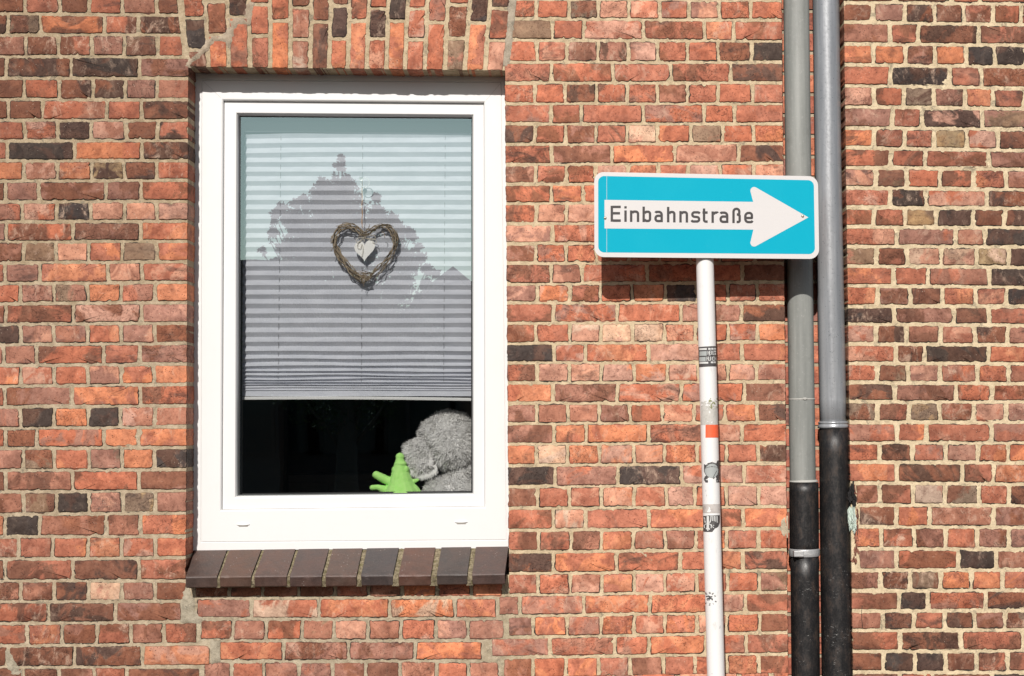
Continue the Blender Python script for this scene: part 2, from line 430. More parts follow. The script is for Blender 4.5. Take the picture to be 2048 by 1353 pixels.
R_ROWS = """r1789 b1903 r1961 r
b1746 mg1810 db1869 b1927 rb1986 rb2042 r
bm1780 br1837 db1957 br
ro1747 ro1811 bm1870 ro1932 kd1989 kd
rb1781 kd1900 rm1962 bm
mp1748 rb1808 gd1868 dm1930 ro1986 br
mb1785 rb1844 dp1964 mg
ro1748 rb1809 rb1868 y1934 pr1996 bd
rb1782 rb1850 rb1978 mb
pm1752 gb1813 rp1880 br1947 ro2012 m
rp1781 bk1852 pr1974 bd
br1748 br1810 gy1873 dk1946 bd2009 db
pr1794 mr1911 pm1970 kd
gm1753 br1814 pq1883 qp1953 yq2017 gd
ro1787 rp1856 mr1979 kd
or1755 bm1820 bd1885 or1951 rp2013 kd
dk1788 bm1908 bd1978 rm
pr1752 db1813 bm1881 pr1950 db2015 rm
rp1792 db1849 dk1977 ro
rp1755 bg1816 pm1880 rm1955 ro2017 rm
db1789 mb1912 rb1984 rb
bg1755 rb1818 yg1879 rb1948 pr2012 mp
mr1794 ro1853 rp1983 mr
r1759 db1825 rm1891 pm1956 ro2016 ro
or1794 db1925 br1987 op
mb1760 rb1826 pq1890 gb1958 rp2018 db
bd1793 ro1859 mp1987 bm
ro1763 rb1828 bm1891 or1954 bm2018 m
m1793 rb1917 kd1992 bm
mb1761 bd1820 gb1881 or1943 or2005 or
br1799 kd1856 rm1972 db
bm1766 bd1828 rb1889 bd1949 bm2010 gb
br1800 bd1922 rb
bd1767 kd1830 dk1891 b1953 br2015 rb
b1800 r1865 b1985 dk"""
S_LINES = [(1155,1152),(1197,1195),(1238.5,1237.8),(1281.5,1281),(1323.5,1322),(1366,1364)]
S_ROWS = """b458 rb525 bm598 b670 rm737 bm804 or874 or943 ro
rm503 rq638 or779 oq910 ro994 m
rb466 m532 rb604 gm668 p736 mb802 rp872 pm936 m
ro567 bm697 mb830 or966 mr
m463 r528 m598 rm665 mb732 b800 pm873 ro937 m"""
def parse(rows):
    return [[(''.join(ch for ch in t if ch.isalpha()), float(''.join(ch for ch in t if ch.isdigit()) or 'nan')) for t in l.split()] for l in rows.split('\n')]
def conv_l(rows):
    out = []
    for i, r in enumerate(rows):
        s = Z1 if i < 22 else Z3
        out.append([(c, x/s) for c, x in r])
    return out
def wall_bricks(mb):
    rs = random.Random(11)
    def rnd_code():
        return rs.choice(['r','r','ro','rb','rm','b','bm','mr','p','rp','or','db','m','dk','br','g'])
    def row(ya, yb, xa, xb, bricks, gv, gh, deepL=None, deepR=None, left=None, right=None, vignette=1.0):
        """ya/yb: functions of x for the bed joints above and below; bricks: (code, x of right joint) list"""
        for i, (c, xb_, xa_) in enumerate(bricks):
            first, last = i == 0, i == len(bricks)-1
            fl = left if first else None; fr = right if last else None
            xr_ = xb_ if xb_ == xb_ else xa_+60
            xl_ = xa_ if xa_ == xa_ else xr_-60
            ym = (ya((xl_+xr_)/2)+yb((xl_+xr_)/2))/2
            if fl: xl_ = fl(ym)
            if fr: xr_ = fr(ym)
            g0 = 0 if fl else gv; g1 = 0 if fr else gv
            t, bt = gh*rs.uniform(.85, 1.15), gh*rs.uniform(.85, 1.15)
            sl, sl2 = rs.uniform(-1.2, 1.2), rs.uniform(-1.2, 1.2)
            def cx_(f, x, y, g, s): return f(y) if f else x+g+s
            yt0, yt1, yb0, yb1 = ya(xl_)+t, ya(xr_)+t, yb(xl_)-bt, yb(xr_)-bt
            q = [(cx_(fl, xl_, yt0, g0, sl), yt0), (cx_(fr, xr_, yt1, -g1, sl2), yt1), (cx_(fr, xr_, yb1, -g1, -sl2), yb1), (cx_(fl, xl_, yb0, g0, -sl), yb0)]
            if q[1][0]-q[0][0] < 6: continue
            brick(mb, q, c, deep=(deepL if fl else (deepR if fr else None)), vignette=vignette)
    def lf(l, xa, xb):
        def g(k):
            a, b = l[k] if isinstance(k, int) else k
            return lambda x, a=a, b=b: a+(b-a)*(x-xa)/(xb-xa)
        return g
    # left of the window
    rows = conv_l(parse(L_ROWS)); g = lf(L_LINES, 0, 375)
    def fill_left(x, strt):
        out = []; k = 0; hdr = strt
        while x > XL:
            w = 64.5 if hdr else 129; w *= rs.uniform(.97, 1.03)
            if not hdr and rs.random() < .3: w = 64
            out.append((rnd_code(), x, x-w)); x -= w
        return out[::-1]
    def fill_right(x, xe, hdr):
        out = []
        while x < xe:
            w = (64 if hdr else 127)*rs.uniform(.97, 1.03)
            if not hdr and rs.random() < .3: w = 63
            out.append((rnd_code(), min(x+w, xe), x)); x += w
        return out
    def seq(r, x0):
        out = []; x = x0
        for c, x1 in r: out.append((c, x1, x)); x = x1
        return out
    for i, r in enumerate(rows):
        hdr = len(r) > 4
        w0 = 129 if (not hdr and r[0][1] > 60) else 66
        f = edge_win_l
        if i <= 2: f = lambda y: arch_l(y)-8
        if i >= 28: f = lambda y, i=i: {28: 371, 29: 361, 30: 392, 31: 418, 32: 398}[i]
        q = seq(r, r[0][1]-w0)
        q[-1] = (q[-1][0], float('nan'), q[-1][2])
        q = fill_left(q[0][2], hdr) + q
        row(g(i), g(i+1), 0, 375, q, 4.0, 3.7, deepR=.14, right=f, vignette=.93 if i < 4 else 1)  # top rows painted darker still as corner vignetting
    # between the window and the pipes
    rows = parse(M_ROWS); g = lf(M_LINES, 1040, 1550)
    for i, r in enumerate(rows):
        f = edge_win_r if i > 2 else (lambda y: arch_r(y)+7)
        if i >= 29: f = lambda y, i=i: {29: 999, 30: 1018, 31: 984, 32: 1008}[i]
        q = seq(r, float('nan')); q[-1] = (q[-1][0], float('nan'), q[-1][2])
        row(g(i), g(i+1), 0, 0, q, 3.8, 3.5, deepL=.14, deepR=.12, left=f, right=edge_ch_l)
    # right of the pipes
    rows = parse(R_ROWS); g = lf(R_LINES, 1690, 2048)
    for i, r in enumerate(rows):
        f = edge_ch_r
        if 25 <= i <= 28: f = lambda y: edge_ch_r(y) + 14 + 5*math.sin(y*.2)
        q = seq(r, float('nan'))
        xl = q[-1][2]; w = (1980 < xl and len(q) > 4) and 64 or 124
        q[-1] = (q[-1][0], xl+w, xl)
        q = q + fill_right(xl+w, XR, len(q) > 4)
        row(g(i), g(i+1), 0, 0, q, 4.7, 4.1, deepL=.12, left=f)
    # under the sill
    rows = parse(S_ROWS); g = lf(S_LINES, 400, 1000)
    for i, r in enumerate(rows):
        f = lambda y, i=i: {0: 392, 1: 396, 2: 403, 3: 441, 4: 410}[i]
        q = seq(r, float('nan'))
        e = {0: 1008, 1: 994, 2: 1010, 3: 976, 4: 1000}[i]
        q[-1] = (q[-1][0], e, q[-1][2])
        row(g(i), g(i+1), 0, 0, q, 3.8, 3.7, left=f)
    # above and below the picture
    def sheet(y0, y1, n, xa, xb, left=None, right=None, dl=None, dr=None, skip=None):
        for k in range(n):
            ya = lambda x, k=k: y0(x)+(y1(x)-y0(x))*k/n; yb = lambda x, k=k: y0(x)+(y1(x)-y0(x))*(k+1)/n
            hdr = k % 2 == 0
            st = xa + (0 if hdr else -32)
            q = fill_right(st, xb, hdr)
            if left: q[0] = (q[0][0], q[0][1], float('nan'))
            if right: q[-1] = (q[-1][0], float('nan'), q[-1][2])
            row(ya, yb, 0, 0, q, 4.5, 4.2, left=left, right=right, deepL=dl, deepR=dr)
    gl, gm, gr = lf(L_LINES, 0, 375), lf(M_LINES, 1040, 1550), lf(R_LINES, 1690, 2048)
    sheet(lambda x: YB+0*x, gl(len(L_LINES)-1), 10, XL, 395)
    sheet(lambda x: YB+0*x, lf(S_LINES, 400, 1000)(5), 10, 397, 1008)
    sheet(lambda x: YB+0*x, gm(len(M_LINES)-1), 10, 1012, 1577, right=edge_ch_l, dr=.12)
    sheet(lambda x: YB+0*x, gr(len(R_LINES)-1), 10, 1700, XR, left=edge_ch_r, dl=.12)
    sheet(lambda x: -130.+0*x, gl(0), 3, XL, 355)
    sheet(lambda x: -130.+0*x, gm(0), 3, 1040, 1560, right=edge_ch_l, dr=.12)
    sheet(lambda x: -130.+0*x, gr(0), 2, 1685, XR, left=edge_ch_r, dl=.12)
    sheet(lambda x: YT+0*x, lambda x: -130.+0*x, 10, XL, 1560, right=edge_ch_l, dr=.12)
    sheet(lambda x: YT+0*x, lambda x: -130.+0*x, 10, 1685, XR, left=edge_ch_r, dl=.12)
def mcol(px, py):
    """mortar colour: sandy new pointing to the right, older and greyer towards the left and under the sill"""
    a = Vector((182, 154, 118)); b = Vector((226, 194, 150)); c = Vector((172, 154, 122)); d = Vector((250, 220, 174))
    t = min(1, max(0, (px-250)/800)); col = a.lerp(b, t)
    t = min(1, max(0, (px-1500)/200)); col = col.lerp(d, t*.6)
    if py > 1180:
        t = min(1, (py-1180)/25)*min(1, max(0, (px-330)/60))*min(1, max(0, (1090-px)/90)); col = col.lerp(c, t)
    if py > 500 and px < 1000: col = col.lerp(Vector((196, 172, 142)), min(1, (py-500)/200)*.5)
    return alb(tuple(col))
def mortar_sheet(mb, xf0, xf1, y0, y1, step=5.0, Y=.0030, ytop=None, ybot=None):
    ny = max(2, int((y1-y0)/step)); nx = max(2, int((xf1((y0+y1)/2)-xf0((y0+y1)/2))/step))
    ids = []
    for j in range(ny+1):
        rowi = []
        for i in range(nx+1):
            y = y0+(y1-y0)*j/ny; u = i/nx
            x = xf0(y)+(xf1(y)-xf0(y))*u
            if ytop: t0 = ytop(x); y = t0+(y1-t0)*j/ny; x = xf0(y)+(xf1(y)-xf0(y))*u
            if ybot: t1 = ybot(x); y = y0+(t1-y0)*j/ny; x = xf0(y)+(xf1(y)-xf0(y))*u
            d = n2(x*.12, y*.12, 3.3)*.0011 + n2(x*.4, y*.4, 7.7)*.0008
            edge = i in (0, nx) or j in (0, ny)
            rowi.append(mb.vert(at(x, y, Y+(0 if edge else d)), mcol(x, y)))
        ids.append(rowi)
    for j in range(ny):
        for i in range(nx):
            mb.face((ids[j][i], ids[j][i+1], ids[j+1][i+1], ids[j+1][i]), 1, True)
def cf(v): return lambda y: v
wb = MB()
wall_bricks(wb)
# mortar: fine in view, coarse outside
EL = lambda y: edge_win_l(y)-.6 if y > 131 else arch_l(y)
ER = lambda y: edge_win_r(y)+.6 if y > 131 else arch_r(y)
EL2 = lambda y: edge_win_l(y)-.6
ER2 = lambda y: edge_win_r(y)+.6
CL = lambda y: edge_ch_l(y)-.7
CR = lambda y: edge_ch_r(y)+.7
mortar_sheet(wb, cf(XL), cf(0), YT, YB, 40)
mortar_sheet(wb, cf(0), EL2, YT, 0, 20); mortar_sheet(wb, cf(0), EL2, 0, 1360); mortar_sheet(wb, cf(0), EL2, 1360, YB, 20)
mortar_sheet(wb, EL2, ER2, YT, 0, 20); mortar_sheet(wb, EL2, ER2, 0, 132, ybot=lambda x: arch_bottom(x)-.6)
mortar_sheet(wb, EL2, ER2, 1150, 1360); mortar_sheet(wb, EL2, ER2, 1360, YB, 20)
mortar_sheet(wb, ER2, CL, YT, 0, 20); mortar_sheet(wb, ER2, CL, 0, 1360); mortar_sheet(wb, ER2, CL, 1360, YB, 20)
mortar_sheet(wb, CR, cf(2060), YT, 0, 20); mortar_sheet(wb, CR, cf(2060), 0, 1360); mortar_sheet(wb, CR, cf(2060), 1360, YB, 20)
mortar_sheet(wb, cf(2060), cf(XR), YT, YB, 40)
def side_strip(mb, f, y0, y1, d, xs=0.0, n=120, m=6):
    """the mortar side of an opening, running back into the wall"""
    ids = []
    for j in range(n+1):
        y = y0+(y1-y0)*j/n; p = at(f(y)+xs, y, .0030); r_ = []
        for k in range(m+1):
            t = k/m
            r_.append(mb.vert((p.x+(n2(y*.2, k*.9, 2)*.0008 if 0 < k else 0), p.y+(d-.0030)*t, p.z), mcol(f(y), y)))
        ids.append(r_)
    for j in range(n):
        for k in range(m): mb.face((ids[j][k], ids[j][k+1], ids[j+1][k+1], ids[j+1][k]), 1, True)
side_strip(wb, EL2, 120, 1125, .25); side_strip(wb, ER2, 120, 1125, .25)
side_strip(wb, CL, YT, YB, .113); side_strip(wb, CR, YT, YB, .113)
# back of the pipe chase, with its own bricks
p0, p1 = at(1540, YT, .11), at(1740, YB, .11)
wb.cur = (alb((190, 168, 138)),)*2 + ((0, 0, 0),)
wb.poly([at(1545, YT, .113), at(1720, YT, .113), at(1740, YB, .113), at(1560, YB, .113)], 1)
def chase_back(mb):
    rs = random.Random(5)
    y = YT; k = 0
    while y < YB:
        x = 1540 + (0 if k % 2 else -30) + y*.012
        xe = 1716+y*.012
        while x < xe:
            w = 62 if k % 2 else 124
            x2 = min(x+w, xe)
            if x2-x > 14:
                brick_at(mb, x+4, x2-4, y+4, y+37.5, rs.choice(['r','o','ro','rb','b','rm']), .108)
            x += w
        y += 41.6; k += 1
def brick_at(mb, x0, x1, y0, y1, code, Y):
    cen = at((x0+x1)/2, (y0+y1)/2, Y)
    rs = XS_TONE; mb.cur = (alb(PAL[code[0]]), alb(PAL[code[-1]]), (rs.random(), rs.random(), rs.random()))
    f = [at(a, b, Y) for a, b in ((x0, y0), (x1, y0), (x1, y1), (x0, y1))]
    bk = [p+Vector((0, .01, 0)) for p in f]
    mb.loops([bk, f], cap1=True)
chase_back(wb)
# smears and patches of mortar lying over the brickwork
def patch(mb, outline, Y=-.0012, lift=.004, col=None, step=4.0):
    """a low lump of mortar with the given photo outline, edges tucked into the wall"""
    xs = [p[0] for p in outline]; ys = [p[1] for p in outline]
    def inside(x, y):
        c = False; n = len(outline)
        for i in range(n):
            x1, y1 = outline[i]; x2, y2 = outline[i-1]
            if (y1 > y) != (y2 > y) and x < (x2-x1)*(y-y1)/(y2-y1)+x1: c = not c
        return c
    def dist(x, y):
        m = 1e9
        for i in range(len(outline)):
            a = Vector(outline[i-1]); b = Vector(outline[i]); p = Vector((x, y)); ab = b-a
            t = max(0, min(1, (p-a).dot(ab)/ab.length_squared)); m = min(m, (p-a-ab*t).length)
        return m if inside(x, y) else -m
    nx = int((max(xs)-min(xs)+8)/step)+1; ny = int((max(ys)-min(ys)+8)/step)+1; ids = {}
    for j in range(ny+1):
        for i in range(nx+1):
            x = min(xs)-4+i*step; y = min(ys)-4+j*step
            d = dist(x, y) + n2(x*.15, y*.15, 5)*3.0 + n2(x*.5, y*.5, 6)*3.0
            if d > -step*1.2:
                t = max(-.6, min(1, d/5))
                ids[i, j] = mb.vert(at(x, y, .004-(.004-Y)*max(0, min(1, (t+.6)/1.1)) + n2(x*.2, y*.2, 1)*.0006), col or mcol(x, y))
    for j in range(ny):
        for i in range(nx):
            k = [(i, j), (i+1, j), (i+1, j+1), (i, j+1)]
            if all(q in ids for q in k): mb.face([ids[q] for q in k], 1, True)
GM = alb((172, 158, 134))
patch(wb, [(366,1182),(376,1176),(386,1200),(390,1225),(404,1236),(402,1246),(362,1244),(363,1215)], col=GM)
patch(wb, [(420,1283),(438,1283),(440,1322),(424,1328)], col=GM)
patch(wb, [(8,1300),(20,1303),(38,1335),(44,1353),(20,1353)], col=GM)
patch(wb, [(1562,1036),(1572,1032),(1574,1072),(1566,1074),(1560,1060)], col=alb((205,182,150)))
patch(wb, [(1018,0),(1032,0),(1026,60),(1020,120),(1012,140),(1006,128),(1012,70)], col=alb((176,158,136)))
patch(wb, [(1268,1105),(1290,1106),(1312,1124),(1298,1122),(1280,1112)], col=alb((205,180,145)))

house = thing('brick_house', 'red brick house wall with a white window and a pipe recess behind the street sign', 'house', (0, .2, 0))
wall = wb.build('wall', [M['brick'], M['mortar']], house, attrs=True, fix=False)
# ---- brick arch over the window
ab = MB()
def arch():
    s = 2.844
    bot = [102,220,335,455,570,683,797,905,1010,1118,1230,1335,1448,1562,1675,1792,1903]
    top = [66,200,325,448,570,687,805,917,1022,1133,1242,1353,1465,1580,1708,1822,1952]
    cols = ["rb105 dk285 bd", "r10 rb200 ro", "dk98 rm", "r25 rb205 br", "rb120 or", "b45 mr225 mq", "br125 bd", "b35 dk222 ro", "rb120 or",
            "r50 db220 rp", "kd118 or", "r50 pr225 rp", "rm130 rp", "r28 b220 gm", "kd130 or", "db50 rb230 pm"]
    rs = random.Random(2)
    def X(k, y):
        t = (y*s)/395.
        return 340+(top[k]+(bot[k]-top[k])*t)/s
    for k, cstr in enumerate(cols):
        ps = [(''.join(c for c in t if c.isalpha()), ''.join(c for c in t if c.isdigit())) for t in cstr.split()]
        ys = [None]+[float(b)/s for a, b in ps[:-1]]
        y1s = ys[1:]+[None]
        first = ys[1]
        for n_, (code, _) in enumerate(ps):
            ya = ys[n_]; yb = y1s[n_]
            if ya is None:
                ya = first - (60 if (k % 2) else 116)
                if ya < ARCH_TOP+6: ya = ARCH_TOP
            xm = X(k, 60)
            A = ya+4; B = (yb-4) if yb is not None else arch_bottom(xm)-.5
            q = [(X(k, A)+4.6, A), (X(k+1, A)-4.6, A), (X(k+1, B)-4.4, B+.15), (X(k, B)+4.4, B)]
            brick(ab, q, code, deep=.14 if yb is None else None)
            if n_ == 0 and ya > ARCH_TOP+20:
                q = [(X(k, ARCH_TOP)+4.6, ARCH_TOP), (X(k+1, ARCH_TOP)-4.6, ARCH_TOP), (X(k+1, ya)-4.4, ya-4), (X(k, ya)+4.4, ya-4)]
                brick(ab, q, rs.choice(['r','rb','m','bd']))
arch()
# mortar soffit
ids = []
for i in range(61):
    x = 375+637*i/60; p = at(x, arch_bottom(x)-.6, .0030)
    ids.append([ab.vert((p.x, p.y+k*.06, p.z), mcol(x, 130)) for k in range(5)])
for i in range(60):
    for k in range(4): ab.face((ids[i][k], ids[i][k+1], ids[i+1][k+1], ids[i+1][k]), 1)
DG = alb((170, 146, 122))
patch(ab, [(370,133),(374,122),(388,112),(402,98),(412,84),(424,74),(444,74),(452,64),(462,50),(458,40),(484,36),(494,44),(490,20),(498,4),(508,4),(504,36),(500,50),(478,50),(470,60),(466,84),(458,96),(452,84),(430,84),(416,98),(398,118),(384,126),(378,136)], Y=-.0022, col=DG)
ab.build('lintel', [M['brick'], M['mortar']], house, attrs=True, fix=False)
# ---- sill of clinker bricks
sb = MB()
def sill():
    s = 2.844
    bk = [148,338,535,728,920,1112,1322,1530,1729,1927]
    ft = [88,275,470,672,873,1073,1283,1500,1704,1904]
    cols = [(80,64,62),(100,74,62),(104,78,72),(88,70,70),(98,78,72),(66,64,72),(106,72,60),(74,68,70),(90,72,72)]
    GAP = [8, 9, 9, 11, 13, 16, 17, 14]
    for k in range(9):
        gl = 0 if k == 0 else GAP[k-1]; gr = 0 if k == 8 else GAP[k]
        def P(z, y, Y): return at(340+z/s, y, Y)
        t0, t1 = k/9., (k+1)/9.
        yb0, yb1 = 1099-8*t0, 1099-8*t1
        rj = random.uniform(-1.2, 1.2)
        yf0, yf1 = 1155.5-5.5*t0+rj, 1155.5-5.5*t1+rj+random.uniform(-.6, .6)
        yu0, yu1 = 1177-7*t0+rj, 1177-7*t1+rj
        fo = random.uniform(-.002, .002)-.077
        A = [P(bk[k]+gl, yb0-4, .125), P(bk[k+1]-gr, yb1-4, .125)]
        Bf = [P(ft[k]+gl, yf0, fo), P(ft[k+1]-gr, yf1, fo)]
        Cf = [P(ft[k]+gl+2, yu0, fo+.016), P(ft[k+1]-gr+1, yu1, fo+.016)]
        D_ = [Vector((a.x, .125, a.z-.05)) for a in A]
        c = tuple(v*w_ for v, w_ in zip(alb(cols[k]), (.70, .58, .50))); sb.cur = (c, c, (0, 0, 0))
        n = 7; nrow = 6
        def prof(t):
            out = []
            a, b = A[0].lerp(A[1], t), Bf[0].lerp(Bf[1], t)
            c_, d = Cf[0].lerp(Cf[1], t), D_[0].lerp(D_[1], t)
            for i in range(nrow): out.append(a.lerp(b, i/nrow*.97))
            w = n2(t*3, k*7.1, 1)*.0012; chip = max(0, n2(t*6, k*3.7, 8)-.1)*.010
            out.append(b + (a-b).normalized()*(.004+chip)+Vector((0, 0, w*.3)))
            out.append(b.lerp(c_, .08)+Vector((0, -.0006+chip*.6, -chip*.4)))
            for i in (1, 2, 3): out.append(b.lerp(c_, .1+i*.27)+Vector((0, w, 0)))
            out.append(c_+Vector((0, .003+abs(w), 0))); out.append(d)
            return out
        ls = [prof(i/n) for i in range(n+1)]
        # round the two ends a little
        for li, sgn in ((0, 1), (n, -1)):
            base = ls[li]; cen = sum(base, Vector())/len(base)
            inn = [p+(cen-p).normalized()*.0022 for p in base]
            ls[li] = [p+Vector((sgn*.002, 0, 0)) for p in base]
            if li == 0: ls.insert(0, inn); n_shift = 1
            else: ls.append(inn)
        sb.loops(ls, closed=True, sm=False, cap0=True, cap1=True)
    # joints
    for k in range(1, 9):
        t = k/9.
        w = GAP[k-1]+4
        pts = []
        for m in range(9):
            u = m/8.
            z = bk[k]+(ft[k]-bk[k])*u; y = (1099-8*t-3)+(1155.5-5.5*t-1099+8*t+3)*u; Y = .125+(-.068-.125)*u
            sink = .0035 + n2(u*5, k*2.2, 3)*.003
            pts.append([at(340+(z-w)/s, y, Y)+Vector((0, sink, -sink)), at(340+z/s, y, Y)+Vector((0, sink-.002, -sink+.003+n2(u*9, k, 6)*.002)), at(340+(z+w)/s, y, Y)+Vector((0, sink, -sink))])
        z = ft[k]
        for m in range(1, 5):
            u = m/4.; y = 1155.5-5.5*t+21*u
            Yj = -.071+.014*u; pts.append([at(340+(z-w)/s, y, Yj+n2(u*4, k, 9)*.003), at(340+z/s, y, Yj-.003+n2(u*6, k, 4)*.004), at(340+(z+w)/s, y, Yj)])
        sb.loops(pts, closed=False, mi=1, sm=True)
    # mortar bed in which the sill lies
    a, b = at(385, 1172, 0), at(1004, 1165, 0)
    sb.box(a.x, b.x, -.045, .12, a.z-.004, a.z+.012, 1)
sill()
sb.build('window_sill', [M['sill'], M['moss']], house, attrs=True, fix=True)
# ------------------------------------------------------------------ window
YF = .103                      # front of the outer frame
YS = YF+.014                   # front of the sash
YG = YF+.047                   # glass
def quad(tl, tr, br, bl, Y): return [at(tl[0], tl[1], Y), at(tr[0], tr[1], Y), at(br[0], br[1], Y), at(bl[0], bl[1], Y)]
M['seam'] = mat_plain('grey_weld_seam', (.42, .41, .40), .6)
fb = MB()
def fq(x0, y0, x1, y1, x2, y2, x3, y3, Y): return quad((x0, y0), (x1, y1), (x2, y2), (x3, y3), Y)
def shrink(q, d, dy):
    c = sum(q, Vector())/4
    return [Vector((p.x+(d if p.x < c.x else -d), p.y+dy, p.z+(d if p.z < c.z else -d))) for p in q]
o0 = fq(384,140, 1022,146, 1032,1096.5, 381,1101.5, YF)
g0 = fq(403.6,160, 1003.2,164.5, 1014,1081, 401.6,1085.5, YF)
in0 = fq(443.8,198.3, 970.4,203, 972,1016.5, 439.8,1023, YF)
loops = [[p+Vector((0, .06, 0)) for p in o0], o0, g0, shrink(g0, .0007, .003), shrink(g0, .0022, .003), shrink(g0, .0029, 0),
         in0, shrink(in0, .004, .003), shrink(in0, .0055, .008), shrink(in0, .0055, .04)]
fb.loops(loops)
frame = fb.build('window', M['pvc'], house)
bevel(frame, .0012)
sbm = MB()
s0 = shrink(in0, .0062, .0); s0 = [Vector((p.x, YS, p.z)) for p in s0]
sg = fq(472.6,226, 947.0,229.5, 947.8,990.6, 470.2,995.8, YS)
sbm.loops([[p+Vector((0, .03, 0)) for p in s0], s0, sg, shrink(sg, .0045, .010), shrink(sg, .006, .026), shrink(sg, .006, .06)])
sash = sbm.build('sash', M['pvc'], frame); bevel(sash, .0016)
gk = MB()
gq = shrink(sg, .0058, 0); gq = [Vector((p.x, YG, p.z)) for p in gq]
def at_y(q, Y): return [Vector((p.x, Y, p.z)) for p in q]
gk.loops([at_y(gq, YG-.004), at_y(shrink(gq, .0035, 0), YG-.003), at_y(shrink(gq, .0038, 0), YG-.0005)])
gk.loops([at_y(gq, YG+.022), at_y(shrink(gq, .008, 0), YG+.022)])
gk.build('gasket', M['gasket'], frame)
pb = MB()
pz = shrink(gq, .001, 0)
pb.poly(at_y(pz, YG)); pane = pb.build('pane', M['glass'], frame, fix=False)
for px, py in ((486.5, 1049.5), (922.5, 1044.5)):
    c = at(px, py, YF); m = MB()
    ls = []
    for (dw, y, dz) in ((.0, .0, 0), (.15, -.002, -.0004), (.9, -.0035, -.001), (1.0, 0, -.0012)):
        ls.append([c+Vector(((.0245-dw*.003)*math.cos(a), y+.0005-.0022*(1-dw if dw < 1 else 0), (.0042-dw*.0012)*math.sin(a)+dz)) for a in [2*math.pi*k/24 for k in range(24)]])
    ls = [[c+Vector((.0245*math.cos(a)*s_, yy, .0045*math.sin(a)*s_)) for a in [2*math.pi*k/24 for k in range(24)]] for s_, yy in ((1, .001), (.98, -.0025), (.8, -.0045), (.3, -.0052))]
    m.loops(ls, sm=True, cap1=True)
    m.box(c.x-.017, c.x+.017, -.003+c.y, c.y+.0002, c.z-.0062, c.z-.0046, 1)
    m.build('drain_cap', [M['pvc'], M['slot']], frame)

for k in range(2):
    a_, b_ = g0[k], in0[k]; dd = (b_-a_).normalized(); m = MB(); nn = Vector((-dd.z, 0, dd.x))*.0005
    pts = [a_.lerp(b_, .06), a_.lerp(b_, .94)]
    m.loops([[p+Vector((0, -.0004, 0))+nn*sg for p, sg in ((pts[0], -1), (pts[1], -1), (pts[1], 1), (pts[0], 1))], [p+Vector((0, .001, 0))+nn*sg for p, sg in ((pts[0], -1), (pts[1], -1), (pts[1], 1), (pts[0], 1))]], cap0=True)
    m.build('weld_seam', M['seam'], frame)
# ---- the dark room behind
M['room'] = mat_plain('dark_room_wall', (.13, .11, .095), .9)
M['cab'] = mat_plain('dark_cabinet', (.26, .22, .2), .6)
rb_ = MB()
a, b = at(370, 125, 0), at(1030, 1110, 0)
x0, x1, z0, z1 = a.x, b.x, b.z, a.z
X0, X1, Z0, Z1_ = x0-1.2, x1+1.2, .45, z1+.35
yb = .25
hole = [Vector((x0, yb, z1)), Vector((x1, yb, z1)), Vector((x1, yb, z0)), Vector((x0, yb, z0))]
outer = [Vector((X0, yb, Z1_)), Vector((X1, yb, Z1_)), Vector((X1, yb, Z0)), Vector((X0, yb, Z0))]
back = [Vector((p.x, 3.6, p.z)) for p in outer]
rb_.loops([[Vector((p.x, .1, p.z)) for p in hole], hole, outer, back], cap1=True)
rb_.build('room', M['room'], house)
cb = thing('sideboard', 'dark sideboard standing at the back of the dark room behind the window', 'sideboard', (at(640, 1000, 2.9).x, 2.9, .5))
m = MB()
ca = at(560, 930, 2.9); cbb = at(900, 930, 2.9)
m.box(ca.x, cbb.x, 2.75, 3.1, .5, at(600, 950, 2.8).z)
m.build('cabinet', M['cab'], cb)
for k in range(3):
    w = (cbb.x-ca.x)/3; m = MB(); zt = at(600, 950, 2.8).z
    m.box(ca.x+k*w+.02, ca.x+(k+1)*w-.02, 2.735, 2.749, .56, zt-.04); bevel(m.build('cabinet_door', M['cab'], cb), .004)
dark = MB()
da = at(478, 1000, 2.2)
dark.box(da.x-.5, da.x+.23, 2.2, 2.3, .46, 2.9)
tag(dark.build('curtain', mat_plain('brown_curtain', (.30, .24, .19), .9, .3, 30)), 'brown curtain hanging dimly at the left inside the dark room', 'curtain')

